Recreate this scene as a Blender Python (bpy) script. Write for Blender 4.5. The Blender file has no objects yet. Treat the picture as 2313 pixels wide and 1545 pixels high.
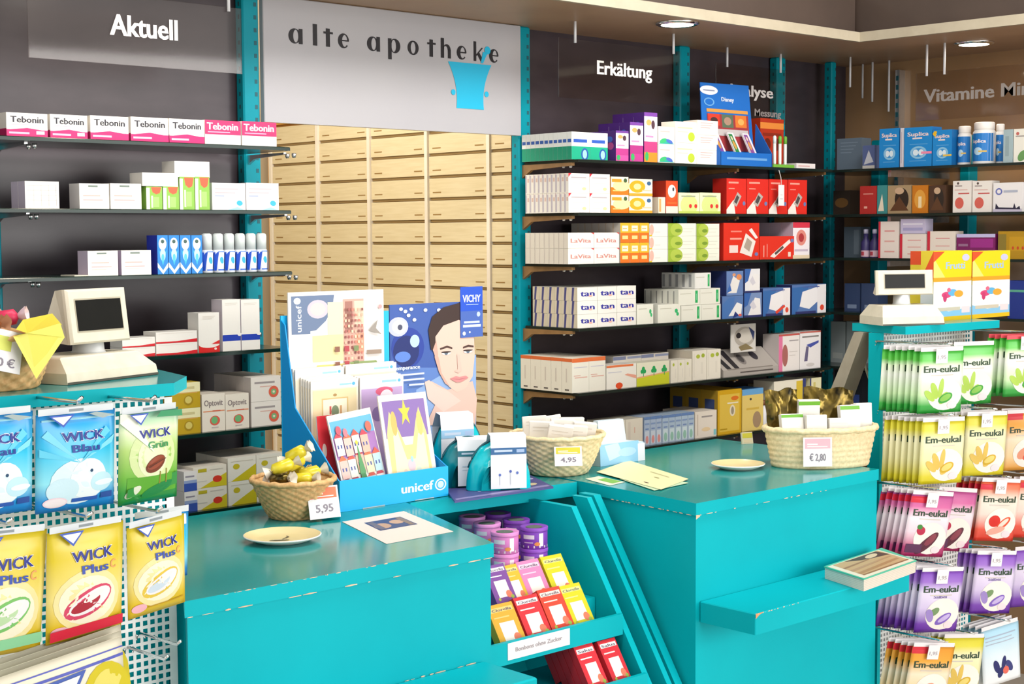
import bpy, math, random
from mathutils import Vector, Matrix

random.seed(11)
sc = bpy.context.scene
col = sc.collection
R = math.radians

# ------------------------------------------------------------------ camera
W, H = 2313, 1545
FPX = 3442.0
YAW, PITCH, ROLL = R(42.57), R(4.03), R(-0.34)
EYE = Vector((0, 0, 1.6))
_F = Vector((math.sin(YAW) * math.cos(PITCH), math.cos(YAW) * math.cos(PITCH), -math.sin(PITCH)))
_R0 = Vector((math.cos(YAW), -math.sin(YAW), 0))
_U0 = _R0.cross(_F)
_R = _R0 * math.cos(ROLL) + _U0 * math.sin(ROLL)
_U = -_R0 * math.sin(ROLL) + _U0 * math.cos(ROLL)
cam_d = bpy.data.cameras.new('camera')
cam_d.sensor_fit = 'HORIZONTAL'
cam_d.sensor_width = 36.0
cam_d.lens = 36.0 * FPX / W
cam_d.clip_start = 0.05
cam = bpy.data.objects.new('camera', cam_d)
m = Matrix.Identity(4)
for i in range(3):
    m[i][0], m[i][1], m[i][2], m[i][3] = _R[i], _U[i], -_F[i], EYE[i]
cam.matrix_world = m
col.objects.link(cam)
sc.camera = cam

# ------------------------------------------------------------------ exposure, world, daylight
sc.view_settings.view_transform = 'Standard'
sc.view_settings.look = 'None'
sc.view_settings.gamma = 1.0
sc.view_settings.use_curve_mapping = False
sc.view_settings.exposure = 0.5
world = bpy.data.worlds.new('shop_surroundings')
sc.world = world
world.use_nodes = True
wbg = world.node_tree.nodes['Background']
wbg.inputs[0].default_value = (1.0, 0.97, 0.93, 1)
wbg.inputs[1].default_value = 0.95


def area(name, loc, target, sx, sy, power, color=(1, 1, 1)):
    d = bpy.data.lights.new(name, 'AREA')
    d.shape = 'RECTANGLE'
    d.size, d.size_y, d.energy, d.color = sx, sy, power, color
    o = bpy.data.objects.new(name, d)
    o.location = loc
    o.rotation_euler = (Vector(target) - Vector(loc)).to_track_quat('-Z', 'Y').to_euler()
    col.objects.link(o)
    return o


area('shop_front_daylight', (4.0, -3.2, 1.7), (3.0, 2.5, 1.3), 5.0, 2.3, 170, (1.0, 0.985, 0.96))
area('shop_ceiling_light', (1.3, 0.6, 2.75), (1.7, 2.2, 0.9), 2.4, 1.2, 8, (1.0, 0.96, 0.9))
area('added_shelf_fill_light', (2.6, 1.95, 2.82), (2.75, 3.3, 1.1), 3.4, .5, 62, (1.0, 0.97, 0.92))  # added fill that brightens the lower shelves, not a known lamp
area('store_room_light', (2.6, 4.15, 2.5), (3.4, 4.2, 1.3), 0.9, 1.6, 19, (1.0, 0.93, 0.8))


# ------------------------------------------------------------------ pixel helpers (rays of the calibrated camera)
def ray(px, py):
    return _F + _R * ((px - W / 2) / FPX) - _U * ((py - H / 2) / FPX)


def onX(px, py, x):
    d = ray(px, py)
    return EYE + d * ((x - EYE.x) / d.x)


def onY(px, py, y):
    d = ray(px, py)
    return EYE + d * ((y - EYE.y) / d.y)


def onZ(px, py, z):
    d = ray(px, py)
    return EYE + d * ((z - EYE.z) / d.z)


def onP(px, py, p0, n):
    d = ray(px, py)
    return EYE + d * ((Vector(p0) - EYE).dot(n) / d.dot(n))


# ------------------------------------------------------------------ materials
def lin(c):
    return c / 12.92 if c <= 0.04045 else ((c + 0.055) / 1.055) ** 2.4


def hexlin(h):
    return tuple(lin(int(h[i:i + 2], 16) / 255) for i in (0, 2, 4)) + (1,)


MATS = {}


def base_mat(name, rough=0.5, spec=0.5, metal=0.0):
    mt = bpy.data.materials.new(name)
    mt.use_nodes = True
    b = mt.node_tree.nodes['Principled BSDF']
    b.inputs['Roughness'].default_value = rough
    b.inputs['Specular IOR Level'].default_value = spec
    b.inputs['Metallic'].default_value = metal
    return mt, mt.node_tree, b


def M(key):
    """Printed or painted plain colour: a hex string, or a named material made below."""
    if key in MATS:
        return MATS[key]
    mt, nt, b = base_mat('print_' + key, 0.45, 0.35)
    b.inputs['Base Color'].default_value = tuple(c * .8 for c in hexlin(key)[:3]) + (1,)
    MATS[key] = mt
    return mt


def noisy(name, c1, c2, scale=30, stretch=(1, 1, 1), rough=0.5, spec=0.5, metal=0.0, bump=0.0, coat=0.0, detail=4):
    mt, nt, b = base_mat(name, rough, spec, metal)
    tc = nt.nodes.new('ShaderNodeTexCoord')
    mp = nt.nodes.new('ShaderNodeMapping')
    mp.inputs['Scale'].default_value = stretch
    nz = nt.nodes.new('ShaderNodeTexNoise')
    nz.inputs['Scale'].default_value = scale
    nz.inputs['Detail'].default_value = detail
    cr = nt.nodes.new('ShaderNodeValToRGB')
    cr.color_ramp.elements[0].color = hexlin(c1)
    cr.color_ramp.elements[1].color = hexlin(c2)
    cr.color_ramp.elements[0].position = 0.3
    cr.color_ramp.elements[1].position = 0.7
    L = nt.links.new
    L(tc.outputs['Object'], mp.inputs[0])
    L(mp.outputs[0], nz.inputs['Vector'])
    L(nz.outputs['Fac'], cr.inputs[0])
    L(cr.outputs[0], b.inputs['Base Color'])
    if bump:
        bp = nt.nodes.new('ShaderNodeBump')
        bp.inputs['Strength'].default_value = bump
        bp.inputs['Distance'].default_value = 0.002
        L(nz.outputs['Fac'], bp.inputs['Height'])
        L(bp.outputs[0], b.inputs['Normal'])
    if coat:
        b.inputs['Coat Weight'].default_value = coat
        b.inputs['Coat Roughness'].default_value = 0.08
    MATS[name] = mt
    return name


def grad(name, stops, rough=0.3, spec=0.5, axis=2):
    """Printed colour run along the height of a wrapper (generated coordinates)."""
    mt, nt, b = base_mat(name, rough, spec)
    tc = nt.nodes.new('ShaderNodeTexCoord')
    sp = nt.nodes.new('ShaderNodeSeparateXYZ')
    cr = nt.nodes.new('ShaderNodeValToRGB')
    e = cr.color_ramp.elements
    stops = [(q, tuple(c * .84 for c in hexlin(h)[:3]) + (1,)) for q, h in stops]
    e[0].position, e[0].color = stops[0]
    e[1].position, e[1].color = stops[-1]
    for p, c in stops[1:-1]:
        k = e.new(p)
        k.color = c
    L = nt.links.new
    L(tc.outputs['Generated'], sp.inputs[0])
    L(sp.outputs[axis], cr.inputs[0])
    L(cr.outputs[0], b.inputs['Base Color'])
    MATS[name] = mt
    return name


def glow(name, hexc, strength):
    mt, nt, b = base_mat(name, 0.4)
    b.inputs['Base Color'].default_value = hexlin(hexc)
    b.inputs['Emission Color'].default_value = hexlin(hexc)
    b.inputs['Emission Strength'].default_value = strength
    MATS[name] = mt
    return name


def glassy(name, hexc, alpha_mix, rough=0.03):
    mt = bpy.data.materials.new(name)
    mt.use_nodes = True
    nt = mt.node_tree
    nt.nodes.clear()
    out = nt.nodes.new('ShaderNodeOutputMaterial')
    mix = nt.nodes.new('ShaderNodeMixShader')
    tr = nt.nodes.new('ShaderNodeBsdfTransparent')
    tr.inputs[0].default_value = hexlin(hexc)
    gl = nt.nodes.new('ShaderNodeBsdfGlossy')
    gl.inputs['Roughness'].default_value = rough
    mix.inputs[0].default_value = alpha_mix
    L = nt.links.new
    L(tr.outputs[0], mix.inputs[1])
    L(gl.outputs[0], mix.inputs[2])
    L(mix.outputs[0], out.inputs[0])
    MATS[name] = mt
    return name


TEAL = noisy('teal_paint', '00a0ab', '00aab4', 3, rough=0.5, spec=0.12, bump=0.02)
TEALTOP = noisy('teal_worktop_lacquer', '0b8283', '0e8a88', 3, rough=0.14, spec=0.22)
POST = noisy('teal_post_enamel', '008090', '008a99', 6, rough=0.4, spec=0.15)
SLOT = noisy('post_slot_shadow', '024a55', '03525c', 6, rough=0.6)
CHIP = noisy('bare_wood_chips', 'c9a687', 'e4c3a4', 60, rough=0.7)
BROWN = noisy('brown_laminate', '383136', '40383d', 9, (1, 1, 2.5), rough=0.3, spec=0.32, bump=0.03)
SOFFIT = noisy('soffit_laminate', 'a58468', 'ae8d70', 7, rough=0.45, spec=0.4)
FASCIA = noisy('fascia_laminate', '42352e', '4a3c34', 7, rough=0.5)
MIRRORB = noisy('brown_gloss_panel', '947453', 'a07e5b', 4, rough=0.14, spec=0.6)  # brown base stands in for the room reflected in a mirror wall
CREAM = noisy('cream_edge', 'a89d88', 'b2a792', 20, rough=0.5)
WOOD = noisy('beech_front', 'd6c49c', 'e0d0ac', 14, (0.6, 0.6, 9), rough=0.5, spec=0.3)
WOODD = noisy('oak_edge', 'c58a30', 'd69c40', 12, (1, 1, 6), rough=0.5)
LPOST = noisy('light_wood_post', 'e3d6c4', 'ece1d2', 20, (1, 1, .2), rough=0.5)
GLASS = noisy('dark_glass_shelf', '141c19', '1a2420', 5, rough=0.2, spec=0.25)
GEDGE = noisy('glass_edge_green', '0a1f19', '0e2820', 20, rough=0.2, spec=0.25)
BRKT = noisy('bronze_bracket', '7d5c37', '8d6a42', 30, rough=0.4)
ALU = noisy('brushed_metal', 'c3c3c3', 'd8d8d8', 60, rough=0.25, metal=0.9)
CHROME = noisy('chrome', 'd9d9d9', 'eeeeee', 20, rough=0.12, metal=1.0)
ENAM = noisy('white_perforated_enamel', 'd9dcdc', 'e6e8e6', 30, rough=0.4)
STRUT = noisy('grey_beige_strut', '9a8f7d', 'a59a88', 20, rough=0.6)
BEIGE = noisy('beige_plastic', 'c6beaa', 'cfc7b4', 40, rough=0.5)
GREYP = noisy('light_grey_plastic', 'b4b7b8', 'bdc0c1', 40, rough=0.45)
SCREEN = noisy('dark_display_glass', '101110', '171816', 8, rough=0.4, spec=0.15)
WICKER = noisy('wicker', 'b98c55', 'd9b27b', 120, rough=0.7, bump=0.4)
WICKERL = noisy('pale_wicker', 'd3bd90', 'ead8ae', 120, rough=0.7, bump=0.4)
CERAM = noisy('cream_ceramic', 'd8c690', 'e0ce9c', 10, rough=0.25, spec=0.5)
CERAMW = noisy('white_ceramic', 'e8e2da', 'efe9e2', 10, rough=0.25, spec=0.5)
PLASTER = noisy('store_room_plaster', 'd2c4a4', 'dccfb2', 6, rough=0.8)
FLOORM = noisy('floor_vinyl', 'c4baae', 'cec5b9', 5, rough=0.5)
CEILM = noisy('dark_ceiling', '2c2a2a', '343131', 5, rough=0.8)
SIGNW = noisy('satin_white_sign', 'a09ea3', 'a5a3a6', 2, rough=0.3, spec=0.4)
ACRYL = glassy('clear_acrylic', 'f2eeec', 0.032, 0.05)
LAMPG = glow('lamp_lens', 'fff0d8', 14)
SATIN = noisy('turquoise_satin', '00a2b0', '00c4d0', 12, rough=0.22, spec=0.6, bump=0.3)
SATIND = noisy('deep_teal_satin', '00707a', '00868e', 12, rough=0.25, spec=0.6, bump=0.3)
GOLDF = noisy('gold_foil', '15140c', '8a7433', 34, rough=0.22, metal=0.75, detail=2)
FOILY = noisy('yellow_wrap', 'c8b418', 'e6d63c', 40, rough=0.25, spec=0.6)


# ------------------------------------------------------------------ mesh builder
_TXT = {}


def text_mesh(s, bold):
    k = (s, bold)
    if k in _TXT:
        return _TXT[k]
    cu = bpy.data.curves.new('lettering', 'FONT')
    cu.body = s
    cu.size = 1.0
    cu.offset = 0.008 if bold else 0.0
    cu.resolution_u = 2
    o = bpy.data.objects.new('lettering', cu)
    col.objects.link(o)
    dg = bpy.context.evaluated_depsgraph_get()
    me = o.evaluated_get(dg).to_mesh()
    vs = [(v.co.x, v.co.y) for v in me.vertices]
    fs = [tuple(p.vertices) for p in me.polygons]
    o.evaluated_get(dg).to_mesh_clear()
    bpy.data.objects.remove(o)
    bpy.data.curves.remove(cu)
    if not vs:
        _TXT[k] = ([], [], 1)
        return _TXT[k]
    x0 = min(v[0] for v in vs)
    x1 = max(v[0] for v in vs)
    w = max(x1 - x0, 1e-3)
    cap = 0.70
    _TXT[k] = ([((x - x0) / w, y / cap) for x, y in vs], fs, w / cap)
    return _TXT[k]


class MB:
    def __init__(s):
        s.v, s.f, s.m, s.sm, s.keys = [], [], [], [], []

    def mi(s, key):
        if key not in s.keys:
            s.keys.append(key)
        return s.keys.index(key)

    def face(s, pts, key, smooth=False):
        n = len(s.v)
        s.v += [tuple(p) for p in pts]
        s.f.append(tuple(range(n, n + len(pts))))
        s.m.append(s.mi(key))
        s.sm.append(smooth)

    def mesh(s, vs, fs, key, smooth=True):
        n = len(s.v)
        s.v += [tuple(p) for p in vs]
        k = s.mi(key)
        for f in fs:
            s.f.append(tuple(n + i for i in f))
            s.m.append(k)
            s.sm.append(smooth)

    def box(s, x0, x1, y0, y1, z0, z1, key, **side):
        P = [(x0, y0, z0), (x1, y0, z0), (x1, y1, z0), (x0, y1, z0), (x0, y0, z1), (x1, y0, z1), (x1, y1, z1), (x0, y1, z1)]
        for nm, f in (('bottom', (0, 3, 2, 1)), ('top', (4, 5, 6, 7)), ('front', (0, 1, 5, 4)), ('right', (1, 2, 6, 5)), ('back', (2, 3, 7, 6)), ('left', (3, 0, 4, 7))):
            s.face([P[i] for i in f], side.get(nm, key))

    def bbox(s, x0, x1, y0, y1, z0, z1, key, b=0.003):
        """box with chamfered upright and top edges"""
        poly = [(x0 + b, y0), (x1 - b, y0), (x1, y0 + b), (x1, y1 - b), (x1 - b, y1), (x0 + b, y1), (x0, y1 - b), (x0, y0 + b)]
        inn = [(x0 + 2 * b, y0 + b), (x1 - 2 * b, y0 + b), (x1 - b, y0 + 2 * b), (x1 - b, y1 - 2 * b), (x1 - 2 * b, y1 - b), (x0 + 2 * b, y1 - b), (x0 + b, y1 - 2 * b), (x0 + b, y0 + 2 * b)]
        s.loft([[(x, y, z0) for x, y in poly], [(x, y, z1 - b) for x, y in poly], [(x, y, z1) for x, y in inn]], key, cap=True, smooth=False)

    def loft(s, rings, key, cap=True, smooth=True, closed=True):
        n = len(rings[0])
        vs = [p for r in rings for p in r]
        fs = []
        for a in range(len(rings) - 1):
            for i in range(n if closed else n - 1):
                j = (i + 1) % n
                fs.append((a * n + i, a * n + j, (a + 1) * n + j, (a + 1) * n + i))
        if cap:
            fs.append(tuple(reversed(range(n))))
            fs.append(tuple((len(rings) - 1) * n + i for i in range(n)))
        s.mesh(vs, fs, key, smooth)

    def prism(s, poly, z0, z1, key, top=None):
        n = len(poly)
        for i in range(n):
            a, b = poly[i], poly[(i + 1) % n]
            s.face([(a[0], a[1], z0), (b[0], b[1], z0), (b[0], b[1], z1), (a[0], a[1], z1)], key)
        s.face([(p[0], p[1], z1) for p in poly], top or key)
        s.face([(p[0], p[1], z0) for p in reversed(poly)], key)

    def yzprism(s, poly, x0, x1, key):
        n = len(poly)
        for i in range(n):
            a, b = poly[i], poly[(i + 1) % n]
            s.face([(x0, a[0], a[1]), (x0, b[0], b[1]), (x1, b[0], b[1]), (x1, a[0], a[1])], key)
        s.face([(x0, p[0], p[1]) for p in poly], key)
        s.face([(x1, p[0], p[1]) for p in reversed(poly)], key)

    def tube(s, pts, r, key, n=8):
        pts = [Vector(p) for p in pts]
        rings = []
        for i, p in enumerate(pts):
            t = (pts[min(i + 1, len(pts) - 1)] - pts[max(i - 1, 0)]).normalized()
            a = t.orthogonal().normalized() if abs(t.z) > 0.9 else t.cross(Vector((0, 0, 1))).normalized()
            b = t.cross(a)
            rr = r[i] if isinstance(r, (list, tuple)) else r
            rings.append([p + (a * math.cos(2 * math.pi * k / n) + b * math.sin(2 * math.pi * k / n)) * rr for k in range(n)])
        s.loft(rings, key)

    def lathe(s, prof, key, n=24, c=(0, 0, 0), sx=1, sy=1, cap=True):
        rings = [[(c[0] + r * sx * math.cos(2 * math.pi * k / n), c[1] + r * sy * math.sin(2 * math.pi * k / n), c[2] + z) for k in range(n)] for r, z in prof]
        s.loft(rings, key, cap=cap)

    def decal(s, fn, els, base=0.0002, step=0.00006):
        """Print flat shapes on a surface given as fn(u, v, lift)."""
        for i, e in enumerate(els):
            off = base + step * i
            k = e[0]
            if k == 'r':
                _, u0, v0, u1, v1, key = e
                nu = 10 if getattr(fn, 'curved', False) else 1
                vs, fs = [], []
                for b in range(nu + 1):
                    for a in range(nu + 1):
                        vs.append(fn(u0 + (u1 - u0) * a / nu, v0 + (v1 - v0) * b / nu, off))
                for b in range(nu):
                    for a in range(nu):
                        p = b * (nu + 1) + a
                        fs.append((p, p + 1, p + nu + 2, p + nu + 1))
                s.mesh(vs, fs, key, False)
            elif k == 'e':
                _, u, v, ru, rv, key = e[:6]
                rot = e[6] if len(e) > 6 else 0
                n = 20
                rings = (0.5, 1.0) if getattr(fn, 'curved', False) else (1.0,)
                vs = [fn(u, v, off)]
                fs = []
                for q, rr in enumerate(rings):
                    for t in range(n):
                        a = 2 * math.pi * t / n
                        x, y = ru * rr * math.cos(a), rv * rr * math.sin(a)
                        vs.append(fn(u + x * math.cos(rot) - y * math.sin(rot), v + x * math.sin(rot) + y * math.cos(rot), off))
                for t in range(n):
                    fs.append((0, 1 + t, 1 + (t + 1) % n))
                for q in range(1, len(rings)):
                    for t in range(n):
                        a, b = 1 + (q - 1) * n + t, 1 + (q - 1) * n + (t + 1) % n
                        fs.append((a, a + n, b + n, b))
                s.mesh(vs, fs, key, False)
            elif k == 'p':
                s.face([fn(u, v, off + (.0012 + .0005 * i if getattr(fn, 'curved', False) else 0)) for u, v in e[1]], e[2])
            elif k == 't':
                _, txt, u, v, h, w, key = e[:7]
                rot = e[7] if len(e) > 7 else 0
                vs, fs, asp = text_mesh(txt, True)
                for sh_ in (-.034 / asp, 0, .034 / asp):        # three passes thicken the strokes
                    s.mesh([fn(u + (x + sh_) * w * math.cos(rot) - y * h * math.sin(rot), v + y * h * math.cos(rot) + (x + sh_) * w * math.sin(rot), off + sh_ * 2e-4) for x, y in vs], fs, key, False)
            elif k == 'v':      # lettering that runs upwards
                _, txt, u, v, h, w, key = e
                vs, fs, asp = text_mesh(txt, True)
                s.mesh([fn(u - y * h, v + x * w, off) for x, y in vs], fs, key, False)

    def data(s, name):
        me = bpy.data.meshes.new(name)
        me.from_pydata(s.v, [], s.f)
        for k in s.keys:
            me.materials.append(M(k))
        me.polygons.foreach_set('material_index', s.m)
        me.polygons.foreach_set('use_smooth', s.sm)
        me.update()
        return me

    def build(s, name, parent=None, loc=(0, 0, 0), rot=(0, 0, 0)):
        return link(name, s.data(name), parent, loc, rot)


def link(name, data, parent=None, loc=(0, 0, 0), rot=(0, 0, 0)):
    o = bpy.data.objects.new(name, data)
    o.location = loc
    o.rotation_euler = rot
    col.objects.link(o)
    if parent is not None:
        o.parent = parent
    return o


def tag(o, label=None, cat=None, group=None, kind=None):
    if label:
        o['label'] = label
    if cat:
        o['category'] = cat
    if group:
        o['group'] = group
    if kind:
        o['kind'] = kind
    return o


def thing(name, loc, label, cat, group=None, rot=(0, 0, 0)):
    return tag(link(name, None, None, loc, rot), label, cat, group)


def struct(name, mb):
    return tag(mb.build(name), kind='structure')


def flat(o, U, V, N):
    o, U, V, N = Vector(o), Vector(U), Vector(V), Vector(N)
    return lambda u, v, off: o + U * u + V * v + N * off


ORD = ['first', 'second', 'third', 'fourth', 'fifth', 'sixth', 'seventh', 'eighth', 'ninth', 'tenth', 'eleventh', 'twelfth', 'thirteenth', 'fourteenth']


def carton(name, w, d, h, base, front=(), left=(), top=(), sidekey=None, topkey=None):
    """Folding carton: origin at the bottom centre of its front face."""
    mb = MB()
    sk = sidekey or base
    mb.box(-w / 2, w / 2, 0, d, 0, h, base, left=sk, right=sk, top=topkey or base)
    mb.decal(flat((-w / 2, 0, 0), (w, 0, 0), (0, 0, h), (0, -1, 0)), front)
    mb.decal(flat((-w / 2, d, 0), (0, -d, 0), (0, 0, h), (-1, 0, 0)), left)
    tops = list(top) + [('r', 0.04, 0.2, 0.96, 0.215, 'b9b2a8')]      # the tuck-flap seam
    mb.decal(flat((-w / 2, 0, h), (w, 0, 0), (0, d, 0), (0, 0, 1)), tops)
    return mb.data(name)


YF = 3.27         # front plane of the goods on the wall shelves
XF = 4.60         # the same on the right-hand wall


def span(px0, px1, ptop, pbot, plane='Y', at=None, z=None):
    f, c = (onY, at if at is not None else YF) if plane == 'Y' else (onX, at if at is not None else XF)
    pm = (ptop + pbot) / 2
    a, b = f(px0, pm, c), f(px1, pm, c)
    mid = (px0 + px1) / 2
    z0 = z if z is not None else f(mid, pbot, c).z
    h = f(mid, ptop, c).z - z0
    if plane == 'Y':
        return a.x, b.x, z0, h
    return a.y, b.y, z0, h


def goods(desc, px0, px1, ptop, pbot, base, front, d=.06, z=None, ncol=1, nrow=1, deep=1, left=(), top=(), sidekey=None, topkey=None, cat='medicine box',
          name='medicine_box', group=None, plane='Y', at=None, rows=None, alldeep=False):
    """A block of equal cartons: ncol side by side, nrow on top of each other, deep behind each other."""
    a, b, z0, h = span(px0, px1, ptop, pbot, plane, at, z)
    at = at if at is not None else (YF if plane == 'Y' else XF)
    w = abs(b - a) / ncol
    hh = h / nrow
    me = carton(name, w - .0012, d, hh - .0005, base, front, left, top, sidekey, topkey)
    total = ncol * nrow * deep
    made = []
    for c in range(ncol):
        for r in range(nrow):
            n = deep if (c == 0 or alldeep or r == nrow - 1) else 1
            for k in range(n):
                s = a + (c + .5) * (b - a) / ncol
                jit = random.uniform(-.0006, .0006)
                if plane == 'Y':
                    loc, rz = (s, at + k * (d + .001) + abs(jit), z0 + r * hh), 0
                else:
                    loc, rz = (at + k * (d + .001) + abs(jit), s, z0 + r * hh), R(-90)
                t = []
                if nrow == 2:
                    t.append(('lower', 'upper')[r] + ' row')
                elif nrow == 3:
                    t.append(('bottom', 'middle', 'top')[r] + ' row')
                if ncol > 1:
                    t.append(('%s of %s from left' % (ORD[c], ('', 'one', 'two', 'three', 'four', 'five', 'six', 'seven')[ncol])) if n == 1 or k == 0 and not deep > 1 else ORD[c] + ' column')
                if deep > 1:
                    t.append('frontmost' if k == 0 else ('rearmost' if k == n - 1 else ORD[k] + ' from front'))
                o = link(name, me, None, loc, (0, 0, rz))
                tag(o, desc + (', ' + ', '.join(t) if t else ''), cat, group or (desc.split(' with ')[0] + ' stock' if total > 1 else None))
                made.append(o)
    return made

# ================================================================== SETTING
ZS = 2.245                      # underside of the lowered ceiling
SHZ = [1.825, 1.665, 1.51, 1.315, 1.118, .925]

mb = MB()
mb.box(-1.5, 6.2, -3.4, 6.2, -.05, 0, FLOORM)
struct('floor', mb)

mb = MB()
mb.box(.6, 2.262, 3.54, 3.58, 0, 2.6, BROWN)
struct('wall_back_left', mb)
mb = MB()
mb.box(3.29, 5.06, 3.54, 3.58, 0, 2.6, BROWN)
struct('wall_back', mb)
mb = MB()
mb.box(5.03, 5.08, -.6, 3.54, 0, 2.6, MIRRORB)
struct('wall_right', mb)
# store room behind the opening
mb = MB()
mb.box(1.9, 3.9, 5.32, 5.36, 0, 2.6, PLASTER)
struct('wall_store_room_end', mb)
mb = MB()
mb.box(1.9, 1.94, 3.58, 5.32, 0, 2.6, PLASTER)
struct('wall_store_room_left', mb)
mb = MB()
mb.box(3.86, 3.9, 3.58, 5.32, 0, 2.6, PLASTER)
struct('wall_store_room_right', mb)
mb = MB()
mb.box(-.5, 6.2, -.6, 6.2, 2.9, 2.95, CEILM)
struct('ceiling', mb)

# lowered ceiling over the shelves, with its dark fascia and cream lower edge
mb = MB()
mb.prism([(.2, 3.06), (4.42, 3.06), (4.53, -.6), (5.05, -.6), (5.05, 3.54), (.2, 3.54)], ZS, ZS + .03, SOFFIT)
mb.box(.2, 4.42, 3.075, 3.11, ZS + .03, ZS + .16, FASCIA)
mb.prism([(4.42, 3.11), (4.435, 3.11), (4.545, -.6), (4.58, -.6), (4.46, 3.11)], ZS + .03, ZS + .16, FASCIA)
mb.prism([(.2, 3.045), (4.405, 3.045), (4.415, 3.06), (.2, 3.06)], ZS, ZS + .032, CREAM)
mb.prism([(4.405, 3.045), (4.515, -.6), (4.53, -.6), (4.42, 3.06)], ZS, ZS + .032, CREAM)
struct('ceiling_lowered', mb)


# ---------------------------------------------------------------- downlights
def downlight(loc, label, rad=.068, power=5):
    t = thing('ceiling_downlight', loc, label, 'ceiling light', 'recessed downlights of the lowered ceiling')
    mb = MB()
    mb.lathe([(rad * .98, 0), (rad, -.002), (rad * .97, -.007), (rad * .86, -.010), (rad * .74, -.009), (rad * .7, -.006)], CHROME, 32, cap=False)
    mb.build('trim_ring', t)
    mb = MB()
    mb.lathe([(.001, -.0105), (rad * .4, -.010), (rad * .74, -.0085)], LAMPG, 24, cap=False)
    tag(mb.build('lamp_lens', t), 'glowing warm lens')
    d = bpy.data.lights.new('downlight_beam', 'SPOT')
    d.energy, d.spot_size, d.spot_blend, d.color, d.shadow_soft_size = power, R(120), .6, (1, .88, .7), .05
    o = link('downlight_beam', d, t, (0, 0, -.03))


downlight((3.57, 3.13, ZS), 'chrome ring downlight above the cold-remedy sign')
downlight((4.72, 2.80, ZS), 'lit downlight at the right, above the vitamin shelves')
downlight((1.80, 3.22, ZS), 'warm downlight above the left shelf unit')
downlight((4.75, 1.70, ZS), 'downlight near the right edge of the lowered ceiling')


# ---------------------------------------------------------------- shelf posts and shelves
def post(x, label, y=3.5, w=.052, z1=ZS, slots=True, key=None):
    key = key or POST
    t = thing('shelf_post', (x, y, 0), label, 'shelf post', 'slotted teal shelf posts')
    mb = MB()
    mb.bbox(-w / 2, w / 2, 0, .036, 0, z1, key, .004)
    mb.build('upright', t)
    mb = MB()
    z = .75
    while z < z1 - .02:
        mb.box(w * .18, w * .34, -.0006, .001, z, z + .011, SLOT)
        mb.box(-w / 2 - .0006, -w / 2 + .001, .014, .021, z, z + .011, SLOT)
        z += .034
    tag(mb.build('slot_row', t), 'dark row of bracket slots')
    return t


post(2.275, 'teal slotted post at the left edge of the white shop sign')
post(1.542, 'teal slotted post at the left edge of the photo', w=.05)
post(3.275, 'teal slotted post at the right edge of the white shop sign')
post(4.035, 'teal slotted post behind the cold-remedy shelves')
post(4.572, 'teal slotted post behind the blue toothbrush display')
post(4.842, 'narrow teal post closing the right end of the main shelves', y=3.46, w=.03)


def shelf(x0, x1, z, label, y0=3.25, brackets=(), group=None, green=False):
    t = thing('glass_shelf', ((x0 + x1) / 2, y0, z), label, 'shelf', group)
    w = (x1 - x0) / 2
    mb = MB()
    mb.bbox(-w, w, 0, .24, -.009, 0, GLASS if not green else GEDGE, .0015)
    mb.build('board', t)
    for bx in brackets:
        mb = MB()
        x = bx - (x0 + x1) / 2
        if green:
            mb.yzprism([(.25, -.034), (.25, -.009), (.08, -.009), (.08, -.014), (.22, -.02)], x - .004, x + .004, ALU)
        else:
            mb.yzprism([(.25, -.05), (.25, -.009), (.03, -.009), (.03, -.018), (.21, -.026)], x - .006, x + .006, BRKT)
        mb.lathe([(.004, -.024), (.006, -.018), (.006, -.012)], ALU, 8, (x + .004, .045, 0))
        mb.lathe([(.004, -.024), (.006, -.018), (.006, -.012)], ALU, 8, (x + .004, .075, 0))
        tag(mb.build('bracket', t), 'steel bracket' if green else 'bronze bracket with steel pegs')
    return t


NAMES6 = ['top', 'second', 'third', 'fourth', 'fifth', 'lowest']
for i, z in enumerate(SHZ):
    shelf(1.30, 2.225, z, 'dark glass shelf, %s of the left unit' % NAMES6[i], brackets=(1.555, 2.262), group='glass shelves of the left unit', green=True)
    shelf(3.262, 4.545, z, 'dark glass shelf, %s of the cold-remedy unit' % NAMES6[i], brackets=(3.268, 4.05, 4.54), group='glass shelves of the main unit')


def side_shelf(z, label, y0=2.0, y1=3.42):
    t = thing('glass_shelf', (XF - .02, (y0 + y1) / 2, z), label, 'shelf', 'glass shelves of the right-hand wall')
    w = (y1 - y0) / 2
    mb = MB()
    mb.bbox(0, .36, -w, w, -.009, 0, GLASS, .0015)
    mb.build('board', t)
    for yy in (-w + .1, w - .35):
        mb = MB()
        mb.box(.05, .43, yy - .006, yy + .006, -.03, -.009, ALU)
        mb.build('bracket', t)


for i, z in enumerate(SHZ):
    side_shelf(z, 'dark glass shelf on the right-hand wall, %s from top' % ('first', 'second', 'third', 'fourth', 'fifth', 'sixth')[i])
for yy, lb in ((3.36, 'dim teal post in the corner of the right-hand wall'), (2.98, 'dim teal post behind the blue vitamin boxes')):
    t = thing('shelf_post', (5.0, yy, 0), lb, 'shelf post', 'slotted teal shelf posts')
    mb = MB()
    mb.bbox(-.03, .03, -.02, .02, 0, 1.95, POST, .004)
    mb.build('upright', t)
p = onX(2030, 140, 5.0)
t = thing('wall_rail', (5.0, p.y, 1.75), 'pale slotted metal rail on the brown right-hand wall', 'shelf rail')
mb = MB()
mb.box(-.008, .03, -.009, .009, 0, .46, ALU)
for k in range(13):
    mb.box(-.0088, -.007, -.005, .005, .012 + k * .034, .03 + k * .034, SLOT)
mb.build('slotted_strip', t)

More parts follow.
